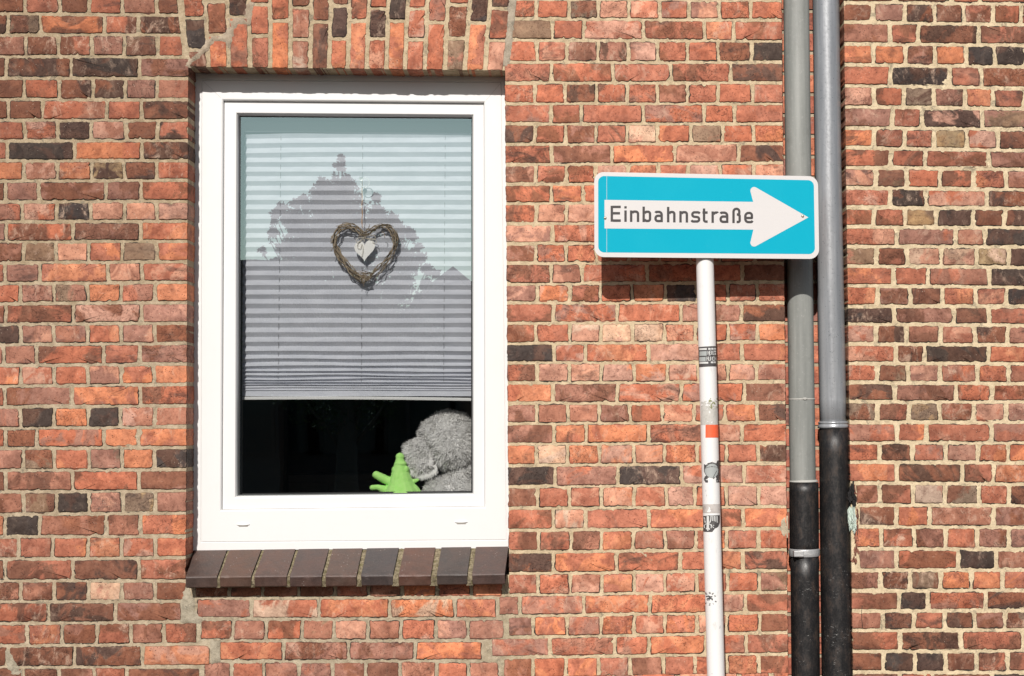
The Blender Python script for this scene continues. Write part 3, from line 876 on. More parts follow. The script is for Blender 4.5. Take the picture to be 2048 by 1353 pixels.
# ------------------------------------------------------------------ pleated blind
YB_ = YG+.055
s = N('blind_fabric')
c = s.mix(s.ramp(s.noise(40, 4, .6, s.scalev(.3, 1, 1)), .3, .7), (.64, .66, .72), (.73, .75, .81))
dif = s.n('ShaderNodeBsdfDiffuse'); s.link(c, dif.inputs[0]); tr = s.n('ShaderNodeBsdfTranslucent'); s.link(c, tr.inputs[0])
mx = s.n('ShaderNodeMixShader'); mx.inputs[0].default_value = .12; s.link(dif.outputs[0], mx.inputs[1]); s.link(tr.outputs[0], mx.inputs[2]); s.link(mx.outputs[0], s.out.inputs[0])
M['blind'] = s.m
M['rail'] = mat_plain('white_rail', (.78, .78, .76), .4)
bl = thing('pleated_blind', 'grey pleated blind with a white bottom rail lowered behind the window glass', 'blind', at(715, 800, YB_))
bm_ = MB()
def blind_mesh():
    # pleat pitches in photo pixels, large above and bunched up at the bottom
    ys = [268.0]; y = 268.0
    while y < 700: y += 9.45; ys.append(y)
    p = 9.0
    while y < 768: p = max(3.2, p-.62); y += p; ys.append(y)
    while y < 783: y += 2.4; ys.append(y)
    ys.append(793)
    nx = 60; ids = []
    for k, y in enumerate(ys):
        t = (y-268)/525
        rowi = []
        dep = .0046 if y < 690 else (.0062 if y < 772 else .0022)
        out = (k % 2 == 0)
        for i in range(nx+1):
            u = i/nx
            xl = 489.5-7.0*t + (1.6 if out else -1.2)
            x = xl+(972-xl)*u
            sag = 0
            if t < .16: sag = (u-.25)*6*(1-t/.16)*(-1) - (3.0*math.sin(u*5)*(1-t/.16))*.4
            if t > .80:
                e = (t-.80)/.2; sag += e*(n2(u*3.1, k*.31, 4)*6.0 + math.sin(u*3.0+.5)*-2.5) * min(1, (1-t)*12)
            wv = n2(u*2.5, k*.35, 2)*.9 + n2(u*9, k*1.7, 6)*.35
            rowi.append(bm_.vert(at(x, y+sag+wv, YB_+(-dep if out else dep)+n2(u*4, k*.8, 9)*.0006)))
        ids.append(rowi)
    for j in range(len(ys)-1):
        for i in range(nx): bm_.face((ids[j][i], ids[j][i+1], ids[j+1][i+1], ids[j+1][i]), 0, False)
blind_mesh()
bm_.build('pleated_fabric', M['blind'], bl, fix=False)
m = MB()
A, B = at(482.5, 797.0, YB_), at(972, 799.8, YB_)
ls = []
for i in range(13):
    u = i/12; p = A.lerp(B, u)+Vector((0, 0, .006*math.sin(u*math.pi)*.6))
    ls.append([p+Vector((0, dy, dz)) for dy, dz in ((-.009, .0055), (.009, .0055), (.009, -.0062), (-.009, -.0062))])
m.loops(ls, cap0=True, cap1=True); bevel(m.build('bottom_rail', M['rail'], bl), .0015)
m = MB(); p = at(489, 262, YB_); q = at(975, 262, YB_)
m.box(p.x, q.x, YB_-.010, YB_+.012, p.z-.006, p.z+.035); m.build('top_rail', mat_plain('grey_rail', (.12, .13, .13), .5), bl)
M['bcord'] = mat_plain('blind_cord', (.12, .12, .13), .8)
for xa, xb_ in ((562, 556), (725.5, 722.5), (890.5, 887)):
    for k in range(28):
        pass
    m = MB(); ys = [272+k*9.45 for k in range(53)]
    pts = [at(xa+(xb_-xa)*(y-272)/500, y, YB_+(-.0052 if (k % 4) in (0,) else .0005)) for k, y in enumerate(ys)]
    m.tube(pts, .0006, 5); m.build('cord', M['bcord'], bl)

# ------------------------------------------------------------------ wicker heart
def wood_twig():
    s = N('willow_twig')
    a = s.attr('col').outputs['Color']
    c = s.mix(s.ramp(s.noise(60, 4, .65), .3, .7), s.mix(1.0, a, (.6, .55, .5), 'MULTIPLY'), a)
    c = s.mix(s.ramp(s.noise(240, 3, .6), .5, .7, 0, .5), c, (.10, .075, .05))
    return s.bsdf(c, .85, s.bump(s.noise(300, 3, .6), .6, .001), spec=.2)
M['twig'] = wood_twig()
M['white'] = mat_plain('white_painted_wood', (.96, .95, .92), .6, .1, 100)
M['twine'] = mat_plain('jute_twine', (.34, .28, .2), .9, .6, 900)
M['twinel'] = mat_plain('pale_twine', (.75, .7, .6), .9, .6, 900)
M['steel'] = mat_plain('steel_wire', (.45, .44, .42), .35, metallic=.9)
YH = YG+.022
hh = thing('wicker_heart', 'wicker heart with a small white wooden heart hanging inside the window pane', 'decoration', at(727, 470, YH))
cl = [(727.5,470),(712,457),(697,452.5),(681,457),(671,470),(668.5,489),(675,507),(690,527.5),(709,547),(730.5,562),(750,547),(769,528),(784,507),(791.5,489),(790,471),(780,458),(765,452),(750,455),(737,464)]
def cr(pts, t):
    n = len(pts); i = int(t) % n; f = t-int(t)
    p0, p1, p2, p3 = (Vector(pts[(i+k) % n]) for k in (-1, 0, 1, 2))
    return .5*((2*p1)+(p2-p0)*f+(2*p0-5*p1+4*p2-p3)*f*f+(3*p1-p0-3*p2+p3)*f**3)
rs = random.Random(21)
m = MB(); n = len(cl)
for k in range(42):
    m.cur = ((lambda f: (.52*f, .43*f, .32*f))(rs.uniform(.35, 1.35)), (0, 0, 0), (0, 0, 0))
    t0 = rs.uniform(0, n); ln = rs.uniform(3, 7); ph = rs.uniform(0, 6.28); tw = rs.choice([-1, 1, 1])*rs.uniform(.5, 1.4)
    rad = rs.uniform(3.0, 7.0); r0 = rs.uniform(.0014, .0023)
    pts = []; N_ = int(ln*5)
    for i in range(N_+1):
        t = t0+ln*i/N_; c = cr(cl, t % n); d = (cr(cl, (t+.05) % n)-c); d.normalize(); nrm = Vector((-d.y, d.x))
        # the loop may not cross the notch at the top
        a = ph+tw*ln*i/N_; flare = 1+(.5*max(0, (abs(i/N_-.5)-.42)/.08) if rs else 0)
        rr = rad*(1+.15*math.sin(i*1.3+k))*flare
        pts.append(at(c.x+nrm.x*rr*math.cos(a), c.y+nrm.y*rr*math.cos(a), YH+.0019*rr*math.sin(a)*.9))
    m.tube(pts, [r0*(1-.45*abs(i/N_*2-1)**3) for i in range(N_+1)], 6)
for (c, ang, ln) in (((731,556),.3,15), ((731,552),-.5,14), ((728,561),1.45,26), ((724,560),1.2,18), ((736,560),-.35,14), ((668,492),1.9,22), ((664,480),1.3,16), ((729,474),.6,14), ((722,469),-.6,14), ((790,480),1.2,20), ((700,456),.5,14), ((768,470),1.0,14)):
    p = [at(c[0]+math.cos(ang)*ln*(u-.5)+2*math.sin(u*5), c[1]+math.sin(ang)*ln*(u-.5), YH-.012+.003*math.sin(u*6)) for u in [i/10 for i in range(11)]]
    m.tube(p, .0013, 6)
# binding round the bottom point
for k in range(3):
    yy = 546+k*5.2; w = (564-yy)*.75+5
    p = [at(730+w*math.cos(a), yy+3.2*a/6.28+math.cos(a)*2, YH+.011*math.sin(a)) for a in [i*6.28/14 for i in range(15)]]
    m.tube(p, .0013, 6)
for k in range(9):
    a_ = rs.uniform(-.9, .9)+(1.57 if k % 2 else 0)*0; x_, y_ = 730+rs.uniform(-7, 7), 552+rs.uniform(-9, 9); m.cur = ((lambda f: (.50*f, .41*f, .31*f))(rs.uniform(.4, 1.4)), (0, 0, 0), (0, 0, 0))
    m.tube([at(x_+math.cos(a_)*w_, y_+math.sin(a_)*w_, YH-.009+.0006*abs(w_)) for w_ in (-12, -6, 0, 6, 12)], .0013, 6)
m.build('wreath', M['twig'], hh, attrs=True)
m = MB()
hp = []
for i in range(48):
    t = 2*math.pi*i/48; x = 16*math.sin(t)**3; y = 13*math.cos(t)-5*math.cos(2*t)-2*math.cos(3*t)-math.cos(4*t)
    hp.append((729.3+x*1.30+.02*y, 499-y*1.46+(-.12*x)))
m.loops([[at(x, y, YH+.003) for x, y in hp], [at(x, y, YH-.003) for x, y in hp]], cap0=True, cap1=True)
bevel(m.build('small_heart', M['white'], hh), .0008)
m = MB()
m.tube([at(724.2+.4*math.sin(i), 357+i*5, YH-.001) for i in range(21)], .0013, 6)
m.build('hanging_cord', mat_plain('tan_cord', (.8, .45, .2), .9), hh)
m = MB()
m.tube([at(725.5+6*math.cos(a), 459+6*math.sin(a), YH-.002) for a in [i*2*math.pi/20 for i in range(21)]], .0008, 6)
m.build('ring', M['steel'], hh)
m = MB()
def curve(pts, r, YY): m.tube([at(*tuple(cr(pts+[pts[-1]], min(t, len(pts)-1-.001))), YY+.002*math.sin(t*2)) for t in [i*(len(pts)-1)/40 for i in range(41)]], r, 6)
curve([(728,475),(738,471),(749,472),(750,478),(740,478),(730,477)], .0013, YH-.008)
curve([(728,476),(718,476),(712,482),(718,484),(727,478)], .0013, YH-.008)
curve([(729,477),(742,480),(751,480),(753,486),(748,487),(745,483)], .0010, YH-.008)
curve([(727,478),(717,486),(715,495),(721,497),(724,489),(726,500),(723,515)], .0010, YH-.008)
curve([(727,466),(727,474),(729,484)], .0013, YH-.005)
m.build('twine_bow', M['twinel'], hh)
m = MB()
c = at(722, 348, YG)
M['cup'] = mat_plain('clear_sucker', (.9, .92, .92), .15)
ls = [[c+Vector((r*math.cos(a), y, r*math.sin(a)-.02)) for a in [2*math.pi*k/20 for k in range(20)]] for r, y in ((.0085, .001), (.008, .003), (.005, .006), (.004, .012), (.002, .014))]
m.loops([[Vector((p.x*1+.0, p.y, p.z)) for p in l] for l in ls], sm=True, cap1=True)
m.tube([c+Vector((0, .014, -.02)), c+Vector((0, .018, -.014)), c+Vector((.002, .022, -.02)), c+Vector((.003, .022, -.03)), c+Vector((.0, .018, -.034))], .001, 6)
m.tube([at(730+8.5*math.cos(a), 366+9.5*math.sin(a), YG+.010) for a in [i*2*math.pi/24 for i in range(25)]], .0017, 6)
m.build('suction_hook', M['cup'], hh)

# ------------------------------------------------------------------ soft toys on the inner ledge
m = MB(); zl_ = at(700, 1013, YG+.05).z
m.box(x0-.1, x1+.1, YG+.035, .62, zl_-.03, zl_)
m.build('inner_ledge', mat_plain('inner_ledge_paint', (.5, .49, .47), .6), house)
def remesh(name, parts, voxel, mat, parent, smooth=6):
    """one continuous body grown from overlapping tapered capsules and ellipsoids"""
    mb = MB()
    for p in parts:
        if p[0] == 'e':
            _, c, rad, rot = p; rings = []
            mr = Matrix.Rotation(rot, 3, 'Y')
            for i in range(1, 16):
                th = math.pi*i/16
                rings.append([Vector(c)+mr@Vector((rad[0]*math.sin(th)*math.cos(a), rad[1]*math.sin(th)*math.sin(a), rad[2]*math.cos(th))) for a in [2*math.pi*k/24 for k in range(24)]])
            mb.loops(rings, sm=True, cap0=True, cap1=True)
        else:
            _, pts, rads = p; P_ = []; r_ = []
            for i in range(len(pts)-1):
                for k in range(6):
                    u = k/6; P_.append(Vector(pts[i]).lerp(Vector(pts[i+1]), u)); r_.append(rads[i]*(1-u)+rads[i+1]*u)
            P_.append(Vector(pts[-1])); r_.append(rads[-1])
            d0 = (P_[0]-P_[1]).normalized(); d1 = (P_[-1]-P_[-2]).normalized(); a0, a1 = r_[0], r_[-1]
            P_ = [P_[0]+d0*a0*q for q in (.98, .8, .45)] + P_ + [P_[-1]+d1*a1*q for q in (.45, .8, .98)]
            r_ = [a0*.15, a0*.6, a0*.9] + r_ + [a1*.9, a1*.6, a1*.15]
            mb.tube(P_, r_, 16)
    tmp = mb.build('tmp', mat)
    md = tmp.modifiers.new('r', 'REMESH'); md.mode = 'VOXEL'; md.voxel_size = voxel; md.use_smooth_shade = True
    sm = tmp.modifiers.new('s', 'SMOOTH'); sm.iterations = smooth; sm.factor = .6
    dg = bpy.context.evaluated_depsgraph_get()
    me = bpy.data.meshes.new_from_object(tmp.evaluated_get(dg)); me.name = name
    old = tmp.data; bpy.data.objects.remove(tmp); bpy.data.meshes.remove(old)
    me.materials.clear(); me.materials.append(mat)
    ob = bpy.data.objects.new(name, me); C.objects.link(ob)
    if parent: setp(ob, parent)
    return ob
def furry(ob, n, ln, mat, down=.5, seed=1, wr=.0007, keep=None):
    """adds a coat of short curved tufts to the body mesh itself"""
    me = ob.data; rs = random.Random(seed)
    polys = [p for p in me.polygons]; areas = np.array([p.area for p in polys]); cum = np.cumsum(areas); tot = cum[-1]
    mb = MB()
    V = me.vertices
    for k in range(n):
        p = polys[min(len(polys)-1, int(np.searchsorted(cum, rs.random()*tot)))]
        if p.normal.y > .35: continue
        vs = [V[i].co for i in p.vertices]; u, v = rs.random(), rs.random()
        c = vs[0].lerp(vs[1], u).lerp(vs[-1].lerp(vs[2], u), v)
        if keep and not keep(c): continue
        nn = p.normal
        sw = Vector((n2(c.x*38, c.z*38, 1)+rs.uniform(-.5, .5), n2(c.x*30, c.z*30, 5)*.5-.15, -down+n2(c.x*38, c.z*38, 9)*.8+rs.uniform(-.4, .4)))
        d1 = (nn*1.0+sw*.55).normalized(); d2 = (nn*.35+sw*1.0).normalized()
        L = ln*rs.uniform(.6, 1.2); sd = nn.cross(d2); sd = sd.normalized() if sd.length > 1e-4 else Vector((1, 0, 0))
        w = wr*rs.uniform(.7, 1.3)
        c = c-nn*.001
        a = c+d1*L*.5; b = a+d2*L*.5
        i = [mb.vert(c-sd*w), mb.vert(c+sd*w), mb.vert(a+sd*w*.75), mb.vert(a-sd*w*.75), mb.vert(b)]
        mb.face((i[0], i[1], i[2], i[3]), 0, False); mb.face((i[3], i[2], i[4]), 0, False)
    o2 = mb.build('x', mat, fix=False)
    bm = bmesh.new(); bm.from_mesh(me); bm.from_mesh(o2.data)
    bm.to_mesh(me); bm.free()
    bpy.data.objects.remove(o2)
PX = .0019*1.045
def W(zx, zy, Y): return at(700+zx/5.411, 780+zy/5.411, Y)
q = PX/5.411
YT_ = YG+.16
s = N('green_plush')
c = s.mix(s.ramp(s.noise(60, 4, .6), .3, .7), (.48, .92, .24), (.56, .95, .30))
M['green'] = s.bsdf(c, .95, s.bump(s.noise(900, 2, .6), .35, .001), spec=.1, **{'Sheen Weight': .3})
YGR = YG+.085
gt = thing('plush_toy', 'lime green plush toy with a pointed head and stubby paws beside the grey one', 'plush toy', W(560, 1160, YGR))
gz = zl_
body = remesh('body', [
    ('c', [W(560, 1120, YGR), W(553, 1000, YGR), W(545, 900, YGR), W(540, 830, YGR-.003), W(540, 760, YGR-.004), W(541, 728, YGR-.004)], [196*q, 130*q, 94*q, 68*q, 46*q, 36*q]),
    ('e', W(565, 1150, YGR), (.068, .055, .045), 0),
    ('c', [W(480, 1010, YGR), W(400, 980, YGR), W(330, 945, YGR-.004), W(282, 918, YGR-.006)], [50*q, 46*q, 44*q, 38*q]),
    ('c', [W(470, 1100, YGR), W(370, 1080, YGR-.006), W(300, 1055, YGR-.008), W(242, 1060, YGR-.008)], [62*q, 44*q, 29*q, 29*q]),
    ('c', [W(640, 1040, YGR-.01), W(700, 1075, YGR-.012), W(735, 1110, YGR-.012)], [50*q, 44*q, 36*q]),
    ('c', [W(620, 1020, YGR), W(690, 990, YGR), W(735, 975, YGR)], [30*q, 26*q, 14*q]),
    ('e', W(488, 868, YGR-.004), (34*q, 50*q, 42*q), 0), ('e', W(608, 862, YGR-.004), (32*q, 50*q, 40*q), 0), ('e', W(541, 724, YGR-.004), (45*q, 42*q, 42*q), 0), ('e', W(546, 800, YGR-.006), (66*q, 60*q, 34*q), 0),
], .0018, M['green'], gt, 2)
furry(body, 9000, .0035, M['green'], .2, 12, .0006)
m = MB()
ec = W(540, 722, YGR-.012)
m.loops([[ec+Vector((r*math.cos(a), y, r*math.sin(a))) for a in [2*math.pi*k/20 for k in range(20)]] for r, y in ((.0060, .008), (.0055, .003), (.003, .0005), (.001, 0))], sm=True, cap1=True)
m.build('nose', mat_plain('green_button', (.16, .42, .08), .3), gt)
# grey one
s = N('grey_plush')
c = s.mix(s.ramp(s.noise(50, 4, .6), .3, .7), (.80, .79, .77), (.95, .94, .92)); c = s.mix(s.ramp(s.noise(190, 2, .5), .35, .65), s.mix(.12, c, (.25, .25, .25)), s.mix(.35, c, (.9, .88, .84)))
M['fur'] = s.bsdf(c, 1.0, None, spec=.05)
M['furw'] = mat_plain('white_plush', (.96, .95, .92), 1.0, spec=.05)
M['felt'] = mat_plain('grey_felt', (.46, .47, .49), 1.0, .2, 500, spec=.05)
et = thing('plush_toy', 'big grey shaggy plush toy with a drooping ear behind the right side of the pane', 'plush toy', W(1100, 1160, YT_))
body2 = remesh('body', [
    ('e', W(1075, 505, YT_), (300*q, .10, 268*q), 0),
    ('e', W(1140, 640, YT_-.01), (270*q, .10, 240*q), 0),
    ('e', W(1000, 480, YT_), (240*q, .085, 200*q), 0),
    ('e', W(1130, 1110, YT_-.015), (330*q, .11, 185*q), 0),
    ('c', [W(1330, 820, YT_-.02), W(1150, 980, YT_-.05), W(960, 1090, YT_-.055)], [90*q, 95*q, 90*q]),
], .005, M['fur'], et, 4)
furry(body2, 26000, .019, M['fur'], .35, 3, .0014)
ear = remesh('ear', [
    ('e', W(770, 700, YT_-.045), (175*q, .020, 190*q), .5),
    ('c', [W(640, 620, YT_-.04), W(830, 560, YT_-.045)], [50*q, 60*q]),
    ('c', [W(740, 860, YT_-.05), W(860, 800, YT_-.05)], [50*q, 55*q]),
], .004, M['fur'], et, 5)
furry(ear, 5500, .018, M['fur'], .3, 5, .0013, keep=lambda c: not (W(775, 0, 0).x < c.x < W(890, 0, 0).x and c.z > W(0, 830, .2).z and c.z < W(0, 560, .2).z))
m = MB(); rs = random.Random(8)
for k in range(2600):
    u = rs.random(); zx = 640+u*290; zy = 830+60*math.sin(u*3.1)+rs.uniform(-30, 25)
    c = W(zx, zy, YT_-.06+rs.uniform(0, .02)); L = rs.uniform(.015, .030); d = Vector((-.35+u*.6+rs.uniform(-.3, .3), rs.uniform(-.3, .1), -1)).normalized()
    a = c+d*L*.6; b = a+(d+Vector((rs.uniform(-.2, .2), 0, -.1))).normalized()*L*.4; w = .0011; sd = Vector((1, 0, .3)).normalized()
    i = [m.vert(c-sd*w), m.vert(c+sd*w), m.vert(a+sd*w*.8), m.vert(a-sd*w*.8), m.vert(b)]
    m.face((i[0], i[1], i[2], i[3])); m.face((i[3], i[2], i[4]))
m.build('ear_fringe', M['furw'], et, fix=False)
# ------------------------------------------------------------------ one-way street sign on its post
def SY(x): return -.192+(.029)*(x-1190)/447.
def SP(x, y, off=0.0): return at(x, y, SY(x)+off)
def fillet(pts, rad, closed=False, seg=6):
    """a path with its corners rounded"""
    pts = [Vector(p[:2]) for p in pts]; n = len(pts); out = []
    rad = rad if isinstance(rad, (list, tuple)) else [rad]*n
    for i in range(n):
        if not closed and i in (0, n-1) or rad[i] <= 0: out.append(pts[i]); continue
        p, a, b = pts[i], pts[i-1], pts[(i+1) % n]
        da, db = (a-p), (b-p); la, lb = da.length, db.length; da /= la; db /= lb
        ang = da.angle(db); t = min(rad[i]/math.tan(ang/2), la*.499, lb*.499); r = t*math.tan(ang/2)
        c = p+(da+db).normalized()*(r/math.sin(ang/2)); s_, e_ = p+da*t, p+db*t
        a0 = math.atan2(s_.y-c.y, s_.x-c.x); a1 = math.atan2(e_.y-c.y, e_.x-c.x); dd = (a1-a0+math.pi) % (2*math.pi)-math.pi
        for k in range(seg+1): out.append(Vector((c.x+r*math.cos(a0+dd*k/seg), c.y+r*math.sin(a0+dd*k/seg))))
    return out
def stroke(mb, pts, w, fn, lift=0.0, closed=False):
    pts = [Vector(p) for p in pts]
    q = [pts[0]]
    for p in pts[1:]:
        if (p-q[-1]).length > 1e-4: q.append(p)
    pts = q; n = len(pts); L = []; Rr = []
    for i in range(n):
        a = pts[i-1] if (i or closed) else pts[i]; b = pts[(i+1) % n] if (i < n-1 or closed) else pts[i]
        d1 = (pts[i]-a); d2 = (b-pts[i])
        d1 = d1.normalized() if d1.length > 1e-6 else d2.normalized(); d2 = d2.normalized() if d2.length > 1e-6 else d1
        t = (d1+d2).normalized(); k = 1/max(.5, t.dot(d1)); nn = Vector((-t.y, t.x))*w/2*k
        L.append(mb.vert(fn(pts[i].x+nn.x, pts[i].y+nn.y, lift))); Rr.append(mb.vert(fn(pts[i].x-nn.x, pts[i].y-nn.y, lift)))
    for i in range(n if closed else n-1):
        j = (i+1) % n; mb.face((L[i], L[j], Rr[j], Rr[i]))
def glyph(ch, w, xh=23.0, asc=31.0, s=4.7):
    """strokes of a plain mono-line road letter: (points, closed)"""
    h = s/2; R_ = min(7.0, (w-s)/2.0); top = xh-h; a = w-h
    if ch == 'E': return [([(h, 0), (h, asc+1)], 0, 0), ([(s-.2, asc+1-h), (w, asc+1-h)], 0, 0), ([(s-.2, (asc+1)*.53), (w-1.5, (asc+1)*.53)], 0, 0), ([(s-.2, h), (w, h)], 0, 0)]
    if ch == 'i': return [([(h, 0), (h, xh)], 0, 0), ([(h, asc-4.2), (h, asc+.4)], 0, 0)]
    if ch == 'n': return [([(h, 0), (h, xh)], 0, 0), ([(s-.2, xh-5.2), (s+2.2, top), (a, top), (a, 0)], [0, 3, R_, 0], 0)]
    if ch == 'h': return [([(h, 0), (h, asc)], 0, 0), ([(s-.2, xh-5.2), (s+2.2, top), (a, top), (a, 0)], [0, 3, R_, 0], 0)]
    if ch == 'b': return [([(h, 0), (h, asc)], 0, 0), ([(s-.2, xh-5.2), (s+2.2, top), (a, top), (a, h), (s+2.2, h), (s-.2, 5.2)], [0, 3, R_, R_, 3, 0], 0)]
    if ch == 'a': return [([(2.2, xh-4.4), (3.4, top), (a, top), (a, 0)], [0, 3, 6, 0], 0), ([(a-h+.2, xh*.56), (h, xh*.56), (h, h), (a-2.2, h), (a-h+.2, 4.6)], [0, 4.8, 4.8, 3, 0], 0)]
    if ch == 's': return [([(w-1.2, xh-4.8), (w-3.4, top), (h+.2, top), (h+.2, xh*.53), (w-h-.2, xh*.47), (w-h-.2, h), (2.6, h), (.7, 4.9)], [0, 4, 4.4, 4.4, 4.4, 4.4, 4, 0], 0)]
    if ch == 't': return [([(3.2, xh+5.6), (3.2, h), (w+.2, h)], [0, 4, 0], 0), ([(0, xh-h-.1), (.9, xh-h-.1)], 0, 0), ([(5.5, xh-h-.1), (w+.1, xh-h-.1)], 0, 0)]
    if ch == 'r': return [([(h, 0), (h, xh)], 0, 0), ([(s-.2, xh-6.0), (s+1.6, top), (w-.2, top), (w, top-.8)], [0, 5, 1, 0], 0)]
    if ch == 'B': return [([(h, 0), (h, asc-h), (a-.8, asc-h), (a-.8, asc*.56), (w*.52, asc*.56)], [0, 6, 5.5, 4, 0], 0), ([(a-3.6, asc*.54), (a, asc*.52), (a, h), (w*.5, h)], [0, 5, 6, 0], 0)]
    if ch == 'e': return [([(w-.8, 5.0), (w-3, h), (h, h), (h, top), (a, top), (a, xh*.46), (s-.2, xh*.46)], [0, 4, R_, R_, R_, .5, 0], 0)]
    return []
s = N('blue_sign_sheeting')
hx = s.voro(330)
c = s.mix(s.ramp(hx, .25, .5, 0, .22), (.0, .34, .47), (.0, .40, .53))
c = s.mix(s.ramp(s.noise(55, 5, .8, s.scalev(.4, 1, 1.4)), .66, .72, 0, .30), c, (.25, .55, .62))
c = s.mix(s.ramp(s.noise(6, 4, .6, None, .5), .4, .7, 0, .10), c, (.02, .42, .53))
M['blue'] = s.bsdf(c, .6, s.bump(hx, .15, .0006), spec=.12)
s = N('white_sign_sheeting')
hx = s.voro(330)
wv = s.ramp(s.noise(4, 3, .5, s.scalev(.6, 1, 9)), .42, .62)
c = s.mix(s.ramp(hx, .25, .5, 0, .25), (.60, .575, .565), (.68, .66, .65))
c = s.mix(s.ramp(wv, 0, 1, 0, .14), c, (.52, .49, .47)); c = s.mix(s.ramp(s.noise(40, 5, .75), .62, .72, 0, .25), c, (.42, .40, .37))
M['wsheet'] = s.bsdf(c, s.ramp(wv, 0, 1, .30, .48), s.bump(hx, .1, .0006), spec=.45)
M['letter'] = mat_plain('dark_letter_film', (.035, .03, .03), .5)
M['signback'] = mat_plain('grey_sign_back', (.28, .28, .28), .5, metallic=.4)
sign = thing('street_sign', 'turquoise one-way street sign with a white arrow reading Einbahnstraße on a stickered white post', 'street sign', (at(1441, 1700, -.155).x, -.155, 0))
outer = fillet([(1188.3,344.3),(1636,353.2),(1638.6,518.6),(1188.8,514.6)], [19, 19, 19, 19], True, 8)
inner = fillet([(1196.3,352.3),(1627.6,361),(1630,508.7),(1196.6,505.2)], [12, 12, 12, 12], True, 8)
m = MB()
m.loops([[SP(p.x, p.y, .0) for p in outer], [SP(p.x, p.y, -.003) for p in outer]], cap0=True, cap1=True)
panel = m.build('sign_panel', M['wsheet'], sign); bevel(panel, .0006)
m = MB(); m.poly([SP(p.x, p.y, -.0034) for p in inner]); m.build('blue_field', M['blue'], panel, fix=False)
m = MB()
arrow = fillet([(1209,400.2),(1506.3,404.2),(1496.5,366.5),(1616.8,435.3),(1497.0,500.8),(1506.8,459.8),(1209,457.4)], [0, 0, 7.5, 0, 7.5, 0, 0], True, 8)
m.poly([SP(p.x, p.y, -.0038) for p in arrow]); m.build('arrow', M['wsheet'], panel, fix=False)
m = MB()
m.poly([SP(x, y, -.0037) for x, y in ((1213.2, 352.8), (1213.8, 352.8), (1213.8, 505.2), (1213.2, 505.2))]); m.build('sheet_seam', M['wsheet'], panel, fix=False)
m = MB()
text = [('E',1221.3,20.3),('i',1248.7,4.7),('n',1260,18.4),('b',1285,17.4),('a',1308.7,17),('h',1334,17),('n',1358.7,17.4),('s',1382.2,18.6),('t',1404.9,10.3),('r',1423,12.2),('a',1439,17.8),('B',1464.7,17.0),('e',1488.3,17.8)]
for ch, x, w in text:
    base = 443.9+(x-1221)*.0118
    for k, (pts, rad, cl_) in enumerate(glyph(ch, w)):
        pp = fillet([(a, b) for a, b in pts], rad) if rad else [Vector(p) for p in pts]
        stroke(m, [(x+p.x, base-p.y) for p in pp], 4.9, SP, lift=-.0041-.0002*k)
m.build('lettering', M['letter'], panel, fix=False)
def dome(c, r, h, name, mat, parent):
    m = MB(); ls = []
    for k in range(5):
        a = k/4*math.pi/2; ls.append([c+Vector((r*math.cos(a)*math.cos(t), -h*math.sin(a), r*math.cos(a)*math.sin(t))) for t in [2*math.pi*j/16 for j in range(16)]] if k < 4 else [c+Vector((r*.05*math.cos(t), -h, r*.05*math.sin(t))) for t in [2*math.pi*j/16 for j in range(16)]])
    m.loops(ls, sm=True, cap1=True); return m.build(name, mat, parent)
M['rivet'] = mat_plain('rivet_metal', (.5, .42, .33), .4, metallic=.7)
for x, y in ((1210.2, 436.6), (1605.3, 432.8)): dome(SP(x, y, -.004), .0055, .004, 'rivet', M['rivet'], panel)
# post
YP = -.1385; RP = .0330
def pc(y): return 1410.2+(y-540)*(1431.9-1410.2)/813.
PO = at(pc(372), 372, YP); PB = at(pc(1353), 1353, YP); dirp = (PB-PO).normalized(); PG = PO+dirp*((PO.z+.0)/-dirp.z)
s = N('white_post_paint')
c = s.mix(s.ramp(s.noise(30, 5, .7, s.scalev(1, 1, .5)), .58, .72, 0, .5), (.74, .73, .715), (.5, .48, .45))
c = s.mix(s.ramp(s.noise(70, 4, .7, s.scalev(1, 1, .35)), .66, .72, 0, .7), c, (.25, .22, .2))
M['post'] = s.bsdf(c, .38, s.bump(s.noise(90, 3, .6), .08, .001), spec=.45)
m = MB(); n = 30
m.tube([PO.lerp(PG, k/n) for k in range(n+1)], RP, 40); post = m.build('post', M['post'], sign)
# collars and brackets that clamp the panel to the post
for yy in (388, 478):
    c = at(pc(yy), yy, YP); m = MB()
    m.tube([c+Vector((0, 0, .014)), c-Vector((0, 0, .014))], RP+.003, 32)
    m.box(c.x-.03, c.x+.03, SY(1411)+.0012, YP-.02, c.z-.013, c.z+.013)
    m.build('bracket', M['signback'], sign)
def PS(x, y, lift=0.0):
    c = at(pc(y), y, YP); u = (x-pc(y))/(RP/.0019*1.024); u = max(-.999, min(.999, u)); r = RP+abs(lift)
    a = math.asin(u)+.09
    return c+Vector((r*math.sin(a), -r*math.cos(a), 0))
def grid_patch(mb, x0, x1, y0, y1, lift, slant=0.0, n=None):
    nx = max(2, int((x1-x0)/1.5)); ny = max(1, int((y1-y0)/4))
    ids = [[mb.vert(PS(x0+(x1-x0)*i/nx, y0+(y1-y0)*j/ny+slant*(x0+(x1-x0)*i/nx-1415), lift)) for i in range(nx+1)] for j in range(ny+1)]
    for j in range(ny):
        for i in range(nx): mb.face((ids[j][i], ids[j][i+1], ids[j+1][i+1], ids[j+1][i]), 0, True)
